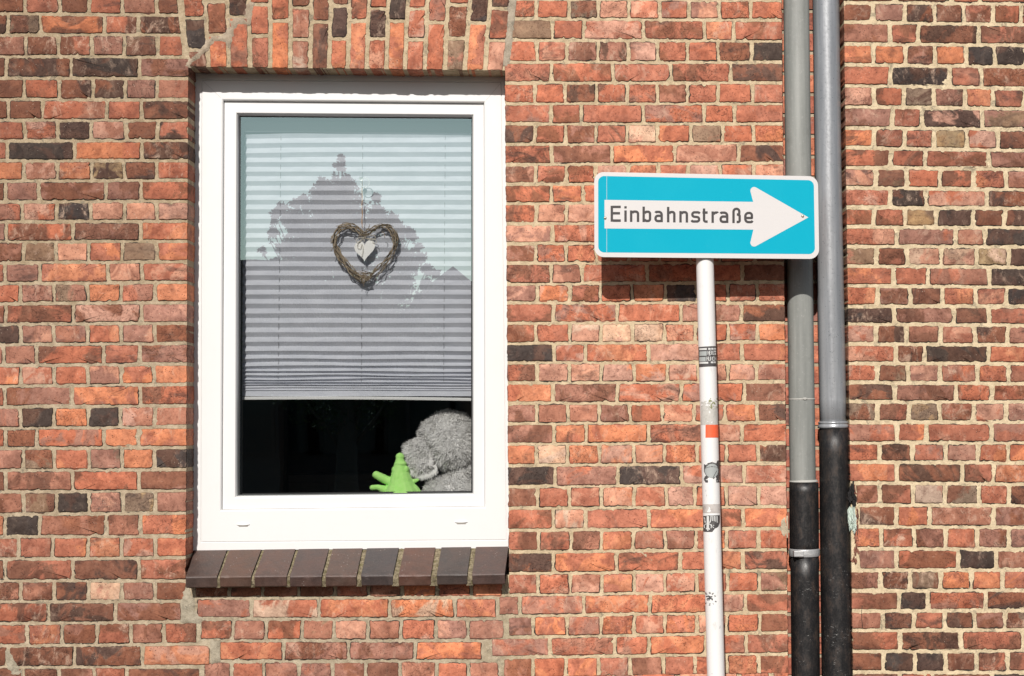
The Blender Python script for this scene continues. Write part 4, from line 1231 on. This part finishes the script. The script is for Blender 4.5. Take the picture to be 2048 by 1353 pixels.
def mask_patch(mb, x0, x1, y0, y1, fn, lift, st=.7):
    nx = int((x1-x0)/st); ny = int((y1-y0)/st); ids = {}
    def vid(i, j):
        if (i, j) not in ids: ids[i, j] = mb.vert(PS(x0+i*st, y0+j*st, lift))
        return ids[i, j]
    for j in range(ny):
        for i in range(nx):
            if fn(x0+(i+.5)*st, y0+(j+.5)*st): mb.face((vid(i, j), vid(i+1, j), vid(i+1, j+1), vid(i, j+1)), 0, True)
def inpoly(P_):
    def f(x, y):
        c = False
        for i in range(len(P_)):
            x1, y1 = P_[i]; x2, y2 = P_[i-1]
            if (y1 > y) != (y2 > y) and x < (x2-x1)*(y-y1)/(y2-y1)+x1: c = not c
        return c
    return f
M['sblack'] = mat_plain('black_sticker', (.06, .055, .055), .5, dirt=.4, dirtcol=(.2, .19, .18), ds=60)
M['swhite'] = mat_plain('white_sticker_print', (.62, .62, .60), .5)
M['sgrey'] = mat_plain('grey_sticker_print', (.36, .38, .37), .5)
M['sred'] = mat_plain('orange_red_sticker', (.80, .12, .045), .5, dirt=.15, dirtcol=(.8, .3, .2), ds=40)
SX = lambda z: 1380+z/5.2
SY3 = lambda z: 660+z/5.2
m = MB(); grid_patch(m, 1396.5, 1433.2, 694, 734.2, .0008, -.045); st1 = m.build('sticker', M['sblack'], post, fix=False)
st1['label'] = 'black and white sticker with blocky lettering'
m = MB(); mg = MB()
for x0_, x1_, y0_, y1_, t in ((92,157,196,214,0),(172,196,195,213,0),(203,228,194,212,0),(235,258,192,210,0),(94,156,228,274,1),(240,258,220,238,0),(240,258,246,264,0),(94,146,287,332,1),(94,172,338,356,0),(198,228,334,352,0),(234,254,333,351,0)):
    grid_patch(mg if t else m, SX(x0_), SX(x1_), SY3(y0_), SY3(y1_), .0012)
def small_glyph(mb, ch, x, y, w, h, s, fn, lift):
    G = {'H': [[(0,0),(0,1)],[(1,0),(1,1)],[(0,.5),(1,.5)]], 'E': [[(0,0),(0,1)],[(0,1),(1,1)],[(0,.5),(.9,.5)],[(0,0),(1,0)]], 'R': [[(0,0),(0,1)],[(0,1),(1,.95),(1,.55),(0,.5)],[(.4,.5),(1,0)]],
         'Z': [[(0,1),(1,1),(0,0),(1,0)]], 'M': [[(0,0),(0,1),(.5,.4),(1,1),(1,0)]], 'U': [[(0,1),(0,.1),(.5,0),(1,.1),(1,1)],[(.25,1.25),(.3,1.4)],[(.75,1.25),(.8,1.4)]], 'V': [[(0,1),(0,.1),(.5,0),(1,.1),(1,1)]],
         'N': [[(0,0),(0,1),(1,0),(1,1)]], 'C': [[(1,.85),(.6,1),(0,.85),(0,.15),(.6,0),(1,.15)]], 'G': [[(1,.85),(.6,1),(0,.85),(0,.15),(.6,0),(1,.15),(1,.45),(.55,.45)]],
         'A': [[(0,0),(.5,1),(1,0)],[(.25,.35),(.75,.35)]], 'I': [[(.5,0),(.5,1)]], 'S': [[(1,.85),(.5,1),(0,.8),(.1,.55),(.9,.45),(1,.2),(.5,0),(0,.15)]]}
    for k, g_ in enumerate(G[ch]): stroke(mb, [(x+a*w, y-b*h) for a, b in g_], s, fn, lift+.00008*k)
for i, ch in enumerate('HERZ'): small_glyph(m, ch, SX(168)+i*3.55, SY3(264), 2.5, 7.4, .95, PS, .0012)
for i, ch in enumerate('MUNCH'): small_glyph(m, ch, SX(154)+i*4.25, SY3(325), 3.1, 7.8, .95, PS, .0012)
m.build('print', M['swhite'], st1, fix=False); mg.build('print', M['sgrey'], st1, fix=False)
# weathered residue of a torn sticker
m = MB()
mask_patch(m, 1401, 1435.5, 796, 850, lambda x, y: (y > 803+6*n2(x*.3, 2, 1)) and n2(x*.22, y*.22, 3) > (-.5 if y > 812 else -.05), .0006)
M['residue'] = mat_plain('torn_sticker_residue', (.52, .50, .46), .8, .5, 300, .7, (.3, .29, .25), 70)
st = m.build('sticker', M['residue'], post, fix=False); st['label'] = 'pale torn remains of a sticker'
m = MB(); mask_patch(m, 1404, 1434, 797, 824, lambda x, y: n2(x*.28, y*.22, 13) > .16 and (x-1425)**2/110+(y-807)**2/120 < 1.3, .0010)
st_ = m.build('print', mat_plain('mossy_print', (.25, .26, .13), .8, dirt=.6, dirtcol=(.12, .1, .08), ds=90), st, fix=False)
m = MB(); grid_patch(m, 1408.3, 1435.8, 850, 875.5, .0008); st = m.build('sticker', M['sred'], post, fix=False); st['label'] = 'plain orange red sticker'
# round grey motif on torn black sticker
Q = lambda a, b: (1380+a/3.866, 900+b/3.866)
m = MB()
P3 = [Q(*p) for p in ((100,108),(112,116),(125,102),(158,92),(190,104),(200,84),(214,80),(224,92),(224,252),(192,252),(186,205),(170,225),(150,205),(125,215),(128,250),(112,250),(100,228),(110,190),(100,160))]
ip = inpoly(P3); mask_patch(m, 1404, 1439, 918, 967, lambda x, y: ip(x, y) and n2(x*.4, y*.4, 31) > -.42, .0008); st = m.build('sticker', M['sblack'], post, fix=False); st['label'] = 'torn black sticker with a round grey motif'
m = MB(); cc = Q(157, 160)
mask_patch(m, 1404, 1438, 920, 962, lambda x, y: ((x-cc[0])/13.0)**2+((y-cc[1])/14)**2 < 1 and not (abs((y-cc[1]+8)-.02*(x-cc[0])**2) < .5) and not ((x > cc[0]+2) and abs((x-cc[0])-(-(y-cc[1])*.6+10)) < .7 and y > cc[1]), .0012)
m.build('print', M['sgrey'], st, fix=False)
m = MB()
P4 = inpoly([Q(*p) for p in ((100,510),(135,503),(222,503),(222,560),(206,592),(178,605),(158,630),(100,630))])
mask_patch(m, 1404.5, 1439, 1028, 1064, P4, .0008); st = m.build('sticker', M['sblack'], post, fix=False); st['label'] = 'black sticker with a white heraldic eagle'
m = MB()
for pts, w in (([(128,508),(128,600)], 16), ([(118,610),(128,590),(140,612)], 9), ([(150,505),(148,540),(140,560)], 7), ([(163,506),(162,546)], 6), ([(175,507),(174,548)], 6), ([(187,508),(186,552)], 6), ([(198,510),(197,560)], 5),
               ([(106,520),(112,560)], 7), ([(136,566),(152,580),(150,602)], 5), ([(150,578),(170,598)], 5), ([(150,575),(172,580)], 5), ([(118,566),(106,580),(108,602)], 5), ([(128,600),(128,622)], 8)):
    stroke(m, [Q(*p) for p in pts], w/3.866, PS, .0012)
m.build('print', M['swhite'], st, fix=False)
# ring of tiny lettering with an emblem
m = MB(); ce = Q(143, 1140)
for txt, a0, a1, rad, flip in (('GEGEN', 205, 335, 10.4, 1), ('NAZIS', 150, 30, 12.6, -1)):
    for i, ch in enumerate(txt):
        an = math.radians(a0+(a1-a0)*i/4)
        ux, uy = math.cos(an), math.sin(an)
        c0 = (ce[0]+ux*rad, ce[1]+uy*rad)
        tx, ty = (-uy, ux) if flip > 0 else (uy, -ux)
        nx_, ny_ = (ux, uy) if flip > 0 else (-ux, -uy)
        def fn(a, b, l, c0=c0, tx=tx, ty=ty, nx_=nx_, ny_=ny_): return PS(c0[0]+tx*a-nx_*b*1.0, c0[1]+ty*a-ny_*b*1.0, l)
        small_glyph(m, ch, -1.3, 1.5, 2.4, 3.2, .75, fn, .0009)
for pts, w in (([(120,1130),(134,1124),(150,1130),(160,1126)], 9), ([(126,1145),(146,1140),(164,1148)], 10), ([(140,1128),(138,1156)], 8), ([(156,1140),(160,1156)], 6), ([(124,1150),(132,1158)], 5)):
    stroke(m, [Q(*p) for p in pts], w/3.866, PS, .001)
st = m.build('sticker', M['sblack'], post, fix=False); st['label'] = 'small printed ring of black letters round an emblem'
m = MB()
mask_patch(m, 1403, 1438, 1008, 1026, lambda x, y: n2(x*.1, y*.1, 17) > -.3, .0006)
st = m.build('scuff_mark', mat_plain('scuff', (.50, .46, .43), .7, dirt=.8, dirtcol=(.3, .26, .24), ds=50), post, fix=False)

# ------------------------------------------------------------------ the two downpipes in their recess
s = N('weathered_grey_pipe')
st_v = s.noise(26, 5, .6, s.scalev(1, 1, .06)); sp = s.noise(90, 5, .7)
c = s.mix(s.ramp(st_v, .3, .7), (.19, .196, .182), (.28, .285, .265)); c = s.mix(s.ramp(sp, .56, .74, 0, .45), c, (.42, .41, .385))
c = s.mix(s.ramp(s.noise(14, 5, .7), .55, .75, 0, .4), c, (.12, .115, .10))
M['pipea'] = s.bsdf(c, s.ramp(sp, .3, .7, .38, .6), s.bump(sp, .12, .001), spec=.55)
s = N('zinc_pipe')
st_v = s.noise(30, 5, .65, s.scalev(1, 1, .05)); sp = s.noise(110, 5, .7)
c = s.mix(s.ramp(st_v, .3, .7), (.26, .27, .285), (.41, .42, .435)); c = s.mix(s.ramp(sp, .62, .74, 0, .5), c, (.55, .57, .59))
M['pipeb'] = s.bsdf(c, s.ramp(sp, .3, .7, .26, .42), s.bump(sp, .10, .001), metallic=.4, spec=.5)
s = N('black_cast_iron')
n1 = s.noise(36, 6, .75, s.scalev(1, 1, .45)); n2_ = s.noise(150, 4, .7)
sx_ = s.n('ShaderNodeSeparateXYZ'); s.link(s.P, sx_.inputs[0])
c = s.mix(s.ramp(n1, .46, .70), (.010, .0095, .010), (.034, .022, .016))
c = s.mix(s.ramp(s.noise(170, 4, .7), .45, .7, 0, .14), c, (.10, .085, .075))
c = s.mix(s.math('MULTIPLY', s.ramp(n2_, .62, .70), s.ramp(s.noise(7, 3, .6), .5, .66, 0, .45)), c, (.17, .15, .13))
zlow = s.ramp(sx_.outputs[2], .9, 1.35, 1, 0)
sc2 = s.math('MULTIPLY', s.math('MULTIPLY', s.ramp(s.noise(150, 5, .8, s.scalev(.3, 1, 1)), .60, .66), s.ramp(s.noise(9, 3, .6), .48, .6)), zlow)
c = s.mix(s.math('MULTIPLY', sc2, .8), c, (.5, .49, .47))
M['iron'] = s.bsdf(c, s.ramp(n1, .3, .7, .28, .6), s.bump(s.math('ADD', n1, s.math('MULTIPLY', n2_, .5)), .35, .002), spec=.5)
M['band'] = mat_plain('galvanised_band', (.42, .42, .42), .45, .5, 120, .5, (.7, .69, .66), 40, metallic=.4)
M['putty'] = mat_plain('grey_putty', (.40, .39, .36), .8, .6, 150)
YA = .045
def pipe_line(pts):
    P_ = [at(x, y, YA) for x, y in pts]; return P_
def ring(mb, prof, c, axis_pts, n=44):
    pass
def lathe(mb, prof, base, n=48, wob=0.0, seed=0):
    """prof: (height above base, radius)"""
    ls = [[Vector((base[0]+(dx or 0)+r*(1+wob*n2(math.cos(a)*2, h*30, seed))*math.cos(a), base[1]+r*math.sin(a), base[2]+h)) for a in [2*math.pi*k/n for k in range(n)]] for h, r, dx in prof]
    mb.loops(ls, sm=True, cap0=True, cap1=True)
def zt(x, y): return at(x, y, YA).z
pa = thing('downpipe', 'weathered grey downpipe nearer the sign with a dark lower sleeve and a metal band', 'pipe', (at(1610,1700,YA).x, YA, 0))
pb_ = thing('downpipe', 'bluish zinc downpipe at the right of the recess set into a long black iron pipe', 'pipe', (at(1680,1700,YA).x, YA, 0))
m = MB(); m.tube([at(1587,YT,YA), at(1592.4,0,YA), at(1596.6,340,YA), at(1600.5,600,YA), at(1605.6,965,YA), at(1606,985,YA)], .0502, 56); m.build('upper_pipe', M['pipea'], pa)
m = MB(); c = at(1603.5, 799, YA)
lathe(m, [(-.0035, .0502, 0), (-.002, .0512, 0), (.0, .0516, 0), (.002, .0511, 0), (.003, .0502, 0)], c, wob=.004)
pr = [c+Vector((.004+.009*math.cos(a), -.0500, .005*math.sin(a)+.001)) for a in [2*math.pi*k/14 for k in range(14)]]
m.loops([pr, [p+Vector((0, -.0022, 0)) for p in pr], [c+Vector((.004+.005*math.cos(a), -.0535, .003*math.sin(a)+.001)) for a in [2*math.pi*k/14 for k in range(14)]]], sm=True, cap1=True)
m.build('joint_seam', M['putty'], pa)
m = MB(); P0, P1 = at(1607.8,966,YA), at(1608.6,1104,YA)
m.tube([P0.lerp(P1, k/8) for k in range(9)], .0566, 56); m.build('sleeve', M['iron'], pa)
m = MB(); c = at(1607, 963, YA); lathe(m, [(-.003, .0560, 0), (.0, .0560, 0), (.005, .0515, 0), (.006, .050, 0)], c, wob=.006, seed=3); m.build('sealing_ring', M['putty'], pa)
m = MB(); P0, P1 = at(1609,1104,YA), at(1615,1718,YA)
m.tube([P0.lerp(P1, k/12) for k in range(13)], .0548, 56); m.build('lower_pipe', M['iron'], pa)
m = MB(); c = at(1608.4, 1104.5, YA)
lathe(m, [(-.016, .0560, 0), (-.0155, .0592, 0), (-.005, .0596, 0), (.0, .0600, 0), (.008, .0590, 0), (.0135, .0588, 0), (.014, .0560, 0)], c, wob=.008, seed=6)
pr = [(.0, 0), (.03, 0)]
m.box(c.x-.050, c.x-.012, YA-.066, YA-.03, c.z-.012, c.z+.010); bevel(m.build('pipe_band', M['band'], pa), .002)
m = MB(); m.tube([at(1647,YT,YA), at(1652.0,0,YA), at(1656.4,340,YA), at(1665.6,800,YA), at(1666.3,862,YA)], .0515, 56); m.build('upper_pipe', M['pipeb'], pb_)
m = MB(); c = at(1666.6, 850, YA)
lathe(m, [(-.013, .0585, 0), (-.013, .0602, 0), (-.004, .0604, 0), (-.002, .0585, 0), (.001, .0572, 0), (.005, .0572, 0), (.006, .0588, 0), (.010, .0588, 0), (.012, .0560, 0), (.014, .0515, 0)], c); m.build('collar', M['pipeb'], pb_)
m = MB(); pts = [at(1668,857,YA), at(1671.2,1100,YA), at(1675.2,1353,YA), at(1681,1718,YA)]
P_ = []
for a_, b_ in zip(pts[:-1], pts[1:]): P_ += [a_.lerp(b_, k/5) for k in range(5)]
m.tube(P_+[pts[-1]], [.0572+.0022*min(1, i/8) for i in range(16)], 56); m.build('lower_pipe', M['iron'], pb_)

# ------------------------------------------------------------------ rubbish and cavity shade in the broken corner of the recess
def lump(mb, c, r, seed, rough=.35, n=18):
    ls = []
    for i in range(1, n):
        th = math.pi*i/n
        row = []
        for k in range(n*2):
            a = 2*math.pi*k/(n*2); d = Vector((math.sin(th)*math.cos(a), math.sin(th)*math.sin(a), math.cos(th)))
            f = 1+rough*(noise.noise(d*1.7+Vector((seed, 0, 0)))+.6*noise.noise(d*4.1+Vector((0, seed, 0)))+.35*noise.noise(d*9+Vector((0, 0, seed))))
            row.append(c+Vector((d.x*r[0]*f, d.y*r[1]*f, d.z*r[2]*f)))
        ls.append(row)
    mb.loops(ls, sm=False, cap0=True, cap1=True)
m = MB()
for x, y, rx, rz, sd in ((1708,985,.010,.028,1),(1712,1000,.008,.018,2),(1710,1072,.012,.030,3),(1711,1100,.012,.030,4),(1708,1120,.010,.020,5),(1714,1050,.007,.05,6),(1713,1028,.006,.03,8)):
    lump(m, at(x, y, .014), (rx, .016, rz), sd, .6)
M['rubble'] = mat_plain('crumbled_brick', (.24, .10, .065), .95, 1.0, 120, .7, (.06, .04, .035), 50)
m.build('broken_brick', M['rubble'], house)
m = MB()
lump(m, at(1704, 993, .006), (.013, .018, .042), 11, .8, 22)
tag(m.build('cavity_shade', mat_plain('cavity_shade', (.012, .01, .01), .9, .5, 80)), 'black lump standing in for the shaded cavity in the broken corner beside the black pipe', 'cavity')  # solid black lump takes the place of shade in the open hole
m = MB(); lump(m, at(1704, 1038, .002), (.013, .018, .046), 33, .55, 22); lump(m, at(1709, 1052, .0), (.008, .010, .022), 35, .6)
tag(m.build('crumpled_paper', mat_plain('crumpled_paper', (.42, .50, .43), .8, .8, 60, .5, (.75, .76, .74), 60)), 'pale greenish crumpled paper jammed beside the black pipe', 'paper')
m = MB(); m.tube([at(1724.5+dx, y, -.006) for dx, y in ((0,1212),(-1.2,1222),(-1.2,1238),(.2,1250),(.8,1256))], .0009, 6)
tag(m.build('wire', mat_plain('dark_wire', (.03, .025, .02), .6)), 'short thin dark wire stuck to the bricks right of the black pipe', 'wire')

# ------------------------------------------------------------------ ground, and what the window pane mirrors from across the street
s = N('pavement_slabs')
bt = s.n('ShaderNodeTexBrick'); s.link(s.P, bt.inputs['Vector']); bt.inputs['Scale'].default_value = 1; bt.inputs['Brick Width'].default_value = .3; bt.inputs['Row Height'].default_value = .3; bt.inputs['Mortar Size'].default_value = .006; bt.inputs['Color1'].default_value = (.13, .125, .12, 1); bt.inputs['Color2'].default_value = (.16, .155, .145, 1); bt.inputs['Mortar'].default_value = (.1, .09, .08, 1)
M['pave'] = s.bsdf(bt.outputs[0], .9, s.bump(s.noise(200, 3), .3, .002))
s = N('asphalt'); M['asph'] = s.bsdf(s.mix(s.ramp(s.noise(200, 4, .7), .3, .7), (.035, .035, .035), (.075, .073, .07)), .9, s.bump(s.noise(300, 3), .5, .003))
m = MB(); m.box(-30, 30, -1.9, .0, -.2, 0.0); o = m.build('pavement', M['pave']); o['kind'] = 'structure'
m = MB(); m.box(-30, 30, -2.02, -1.9, -.2, -.002); o = m.build('kerb', mat_plain('kerb_stone', (.3, .29, .27), .8, .3, 90)); o['kind'] = 'structure'
m = MB(); m.poly([(-200, -300, -.12), (200, -300, -.12), (200, 60, -.12), (-200, 60, -.12)]); o = m.build('road', M['asph'], fix=False); o['kind'] = 'structure'
def mv(px, py, Yr): p = at(px, py, 2*YG-Yr); return Vector((p.x, Yr, p.z))
def leaf_tree(name, label, Yr, clumps, trunk, nleaf, seed):
    t = thing(name, label, 'tree', (mv(*trunk, Yr).x, Yr, -.12)); rs = random.Random(seed)
    m = MB(); base = t.location; top = mv(clumps[0][0], clumps[0][1], Yr); H = top.z
    pts = [base+Vector((.15*math.sin(k*.9)*k/8, 0, H*.8*k/8)) for k in range(9)]; m.tube(pts, [.22*(1-k/9)+.02 for k in range(9)], 10)
    cs = []
    sc_ = (2*YG-Yr+DIST)/LENS_PX
    for x, y, r in clumps:
        c = mv(x, y, Yr)+Vector((0, rs.uniform(-.5, .5), 0)); cs.append((c, r*sc_))
        k = max(1, min(7, int((c.z/H)*7))); a = pts[k-1] if c.z > 1 else pts[1]
        m.tube([a, a.lerp(c, .5)+Vector((0, 0, -.1)), c], [.05, .02, .006], 6)
    m.build('trunk', mat_plain('bark', (.10, .075, .055), .9, .8, 40), t)
    m = MB(); wts = np.cumsum([r**1.25+.004 for c, r in cs])
    for k in range(nleaf):
        c, r = cs[int(np.searchsorted(wts, rs.random()*wts[-1]))]
        d = Vector((rs.gauss(0, 1), rs.gauss(0, 1), rs.gauss(0, 1))).normalized()*r*(rs.random()**.6)*1.3
        if noise.noise((c+d)*3.6) < (-.25 if r < .3 else -.45): continue
        p = c+d; u = Vector((rs.gauss(0, 1), rs.gauss(0, 1), rs.gauss(0, 1))).normalized(); v = u.orthogonal().normalized(); L = rs.uniform(.04, .085)
        m.poly([p, p+u*L*.5+v*L*.35, p+u*L, p+u*L*.5-v*L*.35])
    m.build('crown', mat_plain('leaf_green', (.045, .075, .022), .7, dirt=.6, dirtcol=(.09, .12, .03), ds=1.5), t, fix=False)
cl_ = [(674,312,5),(673,322,7),(671,338,10),(674,354,14),(668,374,20),(690,376,14),(648,380,9),(652,396,20),(690,400,26),(628,404,9),(606,402,8),(612,418,11),(584,402,5),(640,430,34),(700,440,36),(600,450,20),(575,424,9),(562,432,6),(560,452,9),(596,480,26),(545,462,6),(650,480,50),(575,500,12),(552,490,7),(533,505,8),(541,520,8),(700,490,46),(620,530,40),(752,400,5),(751,420,9),(755,445,16),(775,440,8),(790,450,9),(800,470,12),(770,480,30),(815,462,6),(826,478,8),(812,500,14),(835,500,7),(842,522,8),(820,530,12),(790,530,30),(852,540,8),(868,548,5),(846,566,9),(832,590,8),(800,575,22),(700,560,80),(610,600,60),(760,630,60),(680,720,120),(560,700,60),(820,700,60)]
leaf_tree('leafy_tree', 'pointed leafy tree across the street, mirrored in the window pane', -18.0, cl_, (690, 900), 60000, 4)
M['fwin'] = mat_plain('brown_window_frame', (.06, .045, .035), .6)
def house2(name, label, Yr, xa, xb, ytop, apex, wallc, roofc, nwin):
    a = mv(xa, ytop, Yr); b = mv(xb, ytop, Yr); h = thing(name, label, 'house', ((a.x+b.x)/2, Yr-3, -.12))
    m = MB(); zt_ = a.z
    m.box(a.x, b.x, Yr-8, Yr, -.12, zt_); m.build('wall', mat_plain(name+'_wall', wallc, .9, .4, 20, .5, tuple(v*.6 for v in wallc), 3), h)
    m = MB()
    if apex:
        ap = mv(apex[0], apex[1], Yr); o_ = .25
        P_ = [Vector((a.x-o_, Yr+o_, zt_-.1)), Vector((ap.x, Yr+o_, ap.z)), Vector((b.x+o_, Yr+o_, zt_-.1)), Vector((b.x+o_, Yr+o_, zt_+.05)), Vector((ap.x, Yr+o_, ap.z+.15)), Vector((a.x-o_, Yr+o_, zt_+.05))]
        m.loops([P_, [p+Vector((0, -8.5, 0)) for p in P_]], cap0=True, cap1=True)
        g = MB(); Gp = [Vector((a.x, Yr-.005, zt_)), Vector((ap.x, Yr-.005, ap.z)), Vector((b.x, Yr-.005, zt_))]; g.loops([Gp, [p+Vector((0, -7.9, 0)) for p in Gp]], cap0=True, cap1=True); g.build('gable', mat_plain(name+'_gable', wallc, .9), h)
    else: m.box(a.x-.2, b.x+.2, Yr-8.2, Yr+.2, zt_, zt_+.2)
    m.build('roof', mat_plain(name+'_roof', roofc, .8, .5, 12), h)
    for k in range(nwin):
        x = a.x+(b.x-a.x)*(k+.5)/nwin; z = 1.1
        while z+1.3 < zt_:
            f = MB(); f.loops([[Vector((x+sx*w, Yr+d, z+.65+sz*hh_)) for sx, sz in ((-1,-1),(1,-1),(1,1),(-1,1))] for w, hh_, d in ((.5, .7, .001), (.5, .7, .04), (.43, .63, .04), (.43, .63, .005))]); fo = f.build('window', M['fwin'], h)
            g = MB(); g.poly([Vector((x+sx*.43, Yr+.012, z+.65+sz*.63)) for sx, sz in ((-1,-1),(1,-1),(1,1),(-1,1))]); g.build('pane', mat_plain('far_pane', (.02, .025, .03), .1), fo, fix=False)
            z += 2.6
house2('gabled_house', 'gabled house across the street, mirrored at the right edge of the blind', -22.0, 828, 985, 628, (905, 551), (.11, .07, .055), (.07, .05, .045), 2)
house2('flat_roofed_house', 'flat roofed house across the street, mirrored at the left edge of the pane', -23.0, -500, 560, 545, None, (.10, .085, .075), (.05, .05, .05), 9)
house2('row_house', 'low brick house across the street standing behind the leafy tree', -24.0, 562, 822, 660, None, (.10, .07, .06), (.05, .045, .04), 4)
print('built', len(bpy.data.objects))
